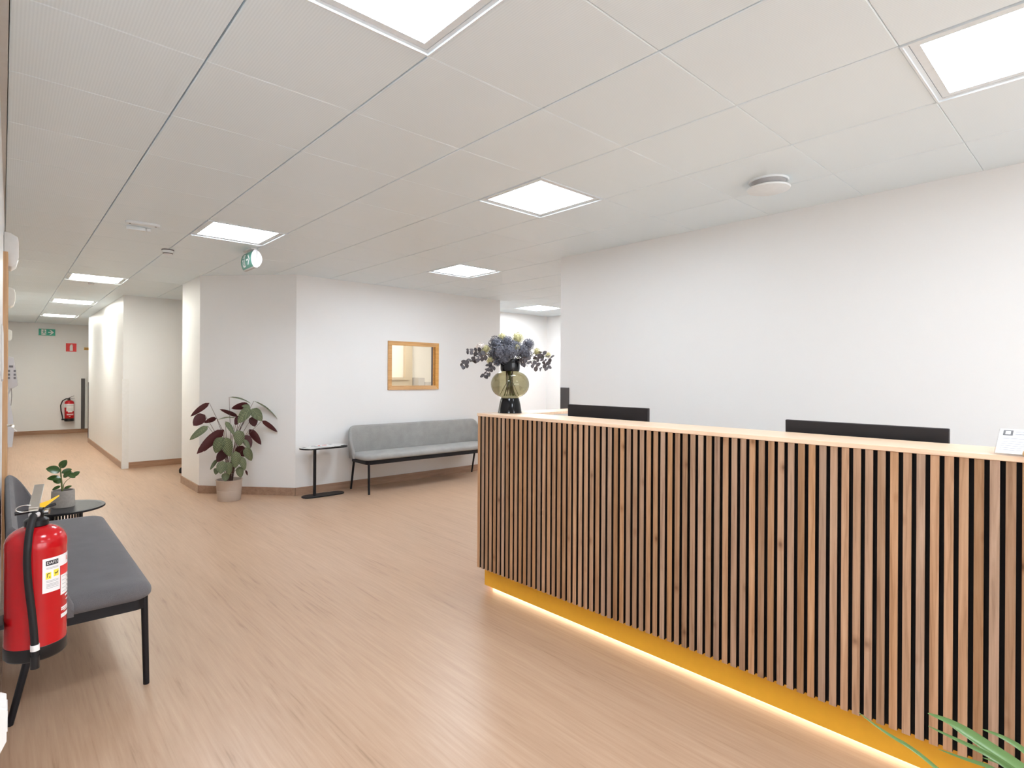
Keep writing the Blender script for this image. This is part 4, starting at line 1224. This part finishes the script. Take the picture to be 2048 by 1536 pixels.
MB().box((-0.158, -0.034, -0.006), (0.158, 0.0, 0.162)).build('housing', M_WHITEPL, es, bevel=0.004)
MB().box((-0.150, -0.037, 0.002), (0.150, -0.034, 0.154)).build('green_face', M_GREEN, es)
MB().box((-0.103, -0.040, 0.014), (-0.016, -0.037, 0.142)).build('white_door', M_LABEL, es)
mb = MB()
for q in man(0.72, -0.055, 0.012):
    mb.prism(q[::-1], -0.042, -0.040, axis='y')
mb.build('running_figure', M_GREEN, es)
mb = MB()
for q in arrow(0.07, 0.078, 1.0):
    mb.prism(q[::-1], -0.040, -0.037, axis='y')
mb.build('arrow', M_LABEL, es)
rs = thing('extinguisher_sign', 'red square sign with a white extinguisher symbol above the far extinguisher', 'sign', (1.237, YE, 1.957))
MB().box((-0.1, -0.006, 0), (0.1, 0.0, 0.2)).build('plate', M_REDP, rs)
MB().prism([(-0.027, 0.018), (0.030, 0.018), (0.030, 0.125), (0.022, 0.145), (0.012, 0.155), (0.014, 0.172), (-0.012, 0.172), (-0.012, 0.155), (-0.022, 0.145), (-0.027, 0.125)][::-1], -0.008, -0.006, axis='y').build('symbol', M_LABEL, rs)
MB().prism([(0.012, 0.175), (0.030, 0.165), (0.035, 0.13), (0.030, 0.13), (0.026, 0.158), (0.012, 0.166)][::-1], -0.008, -0.006, axis='y').build('symbol_hose', M_LABEL, rs)
os_ = thing('room_sign', 'small ochre sign plate beside the red extinguisher sign', 'sign', (1.54, YE, 2.005))
MB().box((-0.055, -0.006, 0), (0.055, 0.0, 0.062)).build('plate', M_ORANGE, os_)
MB().box((-0.042, -0.0075, 0.016), (0.042, -0.006, 0.046)).build('lettering_block', plain('brown_print', (0.33, 0.19, 0.06), 0.6), os_)

# ------------------------------------------------------------------ ceiling fittings
xs = thing('hanging_exit_sign', 'double faced green exit sign hanging below the ceiling before the angled wall', 'sign', (1.738, 5.60, HC))
Lh = 0.15
pr_l = [(-0.010 - 0.028 * math.sin(PI * k / 10) ** 0.7, -0.022 - 0.164 * k / 10) for k in range(11)]
pr_r = [(0.018 + 0.046 * math.sin(PI * k / 10) ** 0.7, -0.186 + 0.164 * k / 10) for k in range(11)]
MB().prism(pr_l + [(0.012, -0.186), (0.012, -0.022)], -Lh, Lh, axis='y').build('sign_panel', M_GREYPL, xs)
MB().prism(pr_r + [(0.019, -0.03), (0.019, -0.178)], -Lh + 0.012, Lh - 0.012, axis='y').build('lamp_body', M_WHITEPL, xs)
MB().box((0.011, -Lh + 0.03, -0.17), (0.020, Lh - 0.03, -0.03)).build('spine', M_GREYPL, xs)
MB().box((-0.03, -0.11, -0.012), (0.03, 0.11, 0.0)).build('ceiling_plate', M_WHITEPL, xs, bevel=0.003)
MB().box((-0.012, -0.06, -0.03), (0.020, 0.06, -0.010)).build('hanger', M_GREYPL, xs)
fp = pr_l[1:4]
def on_face(y, s, lift):
    """point on the curved left face: s runs 0 (top) to 1 (bottom)"""
    seg = 0.3 + s * (len(pr_l) - 1.6)
    k = min(int(seg), len(pr_l) - 2); f_ = seg - k
    x = pr_l[k][0] + (pr_l[k+1][0] - pr_l[k][0]) * f_; z = pr_l[k][1] + (pr_l[k+1][1] - pr_l[k][1]) * f_
    return (x - lift, y, z)
def face_strip(y_a, y_b, s_a, s_b, lift, n=8):
    mb = MB()
    ra = [on_face(y_a, s_a + (s_b - s_a) * k / n, lift) for k in range(n + 1)]
    rb = [on_face(y_b, s_a + (s_b - s_a) * k / n, lift) for k in range(n + 1)]
    mb.add(ra + rb, [(k, k + 1, n + 2 + k, n + 1 + k) for k in range(n)])
    return mb
face_strip(-Lh + 0.004, Lh - 0.004, 0.02, 0.98, 0.002).build('green_face', M_GREENC, xs)
face_strip(0.03, 0.095, 0.12, 0.88, 0.003).build('white_door', M_LABEL, xs)
mb = MB()
for y_a, y_b, s_a, s_b in ((0.055, 0.075, 0.2, 0.3), (0.05, 0.07, 0.32, 0.58), (0.035, 0.09, 0.36, 0.43), (0.04, 0.055, 0.55, 0.8), (0.068, 0.085, 0.56, 0.75)):
    m_ = face_strip(y_a, y_b, s_a, s_b, 0.004, 4); mb.add(m_.v, m_.f)
mb.build('running_figure', M_GREENC, xs)
mb = face_strip(-0.07, -0.01, 0.46, 0.56, 0.003, 3)
for sg in (-1, 1):
    for k in range(6):
        a_, c_ = -0.118 + 0.010 * k, -0.118 + 0.010 * (k + 1)
        sa, sb = 0.51 + sg * 0.05 * k, 0.51 + sg * 0.05 * (k + 1)
        mb.add([on_face(a_, sa, 0.003), on_face(a_ + 0.026, sa, 0.003), on_face(c_ + 0.026, sb, 0.003), on_face(c_, sb, 0.003)], [(0, 1, 2, 3)])
mb.build('arrow', M_LABEL, xs)

em = thing('emergency_light', 'white oval emergency light on the ceiling at the upper left', 'emergency light', (0.815, 5.20, HC), math.radians(-5))
padded(-0.115, -0.032, 0.115, 0.032, 0.031, [(0.0, 0.0), (0.0, -0.012), (0.006, -0.018)][::-1], 8).build('plate', M_FITTING, em, smooth=True)
for x in (-0.085, 0.085):
    MB().lathe([(0.007, -0.0195), (0.007, -0.0165)], 12, c=(x, 0, 0)).build('screw_cap', M_INKD, em)
MB().box((-0.10, 0.15, -0.03), (0.03, 0.19, 0.0)).build('lens', M_FITTING, em, bevel=0.006)
MB().box((0.035, 0.15, -0.03), (0.065, 0.19, 0.0)).build('lens_end', M_FITTING, em, bevel=0.006)
sm_ = thing('smoke_detector', 'small round white smoke detector on the ceiling left of a panel light', 'smoke detector', (1.165, 6.15, HC))
MB().lathe([(0.0005, 0.0), (0.052, 0.0), (0.052, -0.008), (0.046, -0.010)][::-1], 28, cap=False).build('base', M_DGREY, sm_, smooth=True)
MB().lathe([(0.0005, -0.045), (0.030, -0.044), (0.042, -0.034), (0.047, -0.018), (0.048, -0.009)], 28, cap=False).build('body', M_FITTING, sm_, smooth=True)
MB().lathe([(0.038, -0.0395), (0.043, -0.034)], 28, cap=False).build('slot_ring', M_INKD, sm_)
ss = thing('ceiling_sensor', 'tiny pale sensor on the corridor ceiling before the first flat light', 'sensor', (0.86, 9.1, HC))
MB().lathe([(0.0005, -0.022), (0.028, -0.02), (0.036, -0.006), (0.036, 0.0)], 20, cap=False).build('body', M_GREYPL, ss, smooth=True)

vd = thing('air_diffuser', 'round white air valve hanging below the ceiling over the counter', 'air vent', (3.41, 1.455, HC))
MB().lathe([(0.095, -0.006), (0.108, -0.010), (0.112, -0.003), (0.112, 0.0)], 48, cap=False).build('collar', M_FITTING, vd, smooth=True)
MB().lathe([(0.0005, -0.036), (0.070, -0.036), (0.082, -0.022), (0.096, -0.006)], 40, cap=False).build('throat', M_GREYPL, vd, smooth=True)
MB().lathe([(0.03, -0.045), (0.03, -0.01)], 16).build('stem', M_GREYPL, vd)
MB().lathe([(0.0005, -0.066), (0.095, -0.062), (0.118, -0.054), (0.122, -0.046), (0.116, -0.042), (0.09, -0.040), (0.0005, -0.040)], 48, cap=False).build('disc', M_FITTING, vd, smooth=True)

# ------------------------------------------------------------------ black rubber stop behind the wall corner
ds = thing('door_stop', 'black rounded rubber piece on the floor peeking out behind the angled wall', 'door stop', (1.945, 9.17, 0))
MB().lathe([(0.045, 0.0), (0.052, 0.01), (0.052, 0.05), (0.04, 0.075), (0.02, 0.082)], 20).build('body', M_RUBBER, ds, smooth=True)
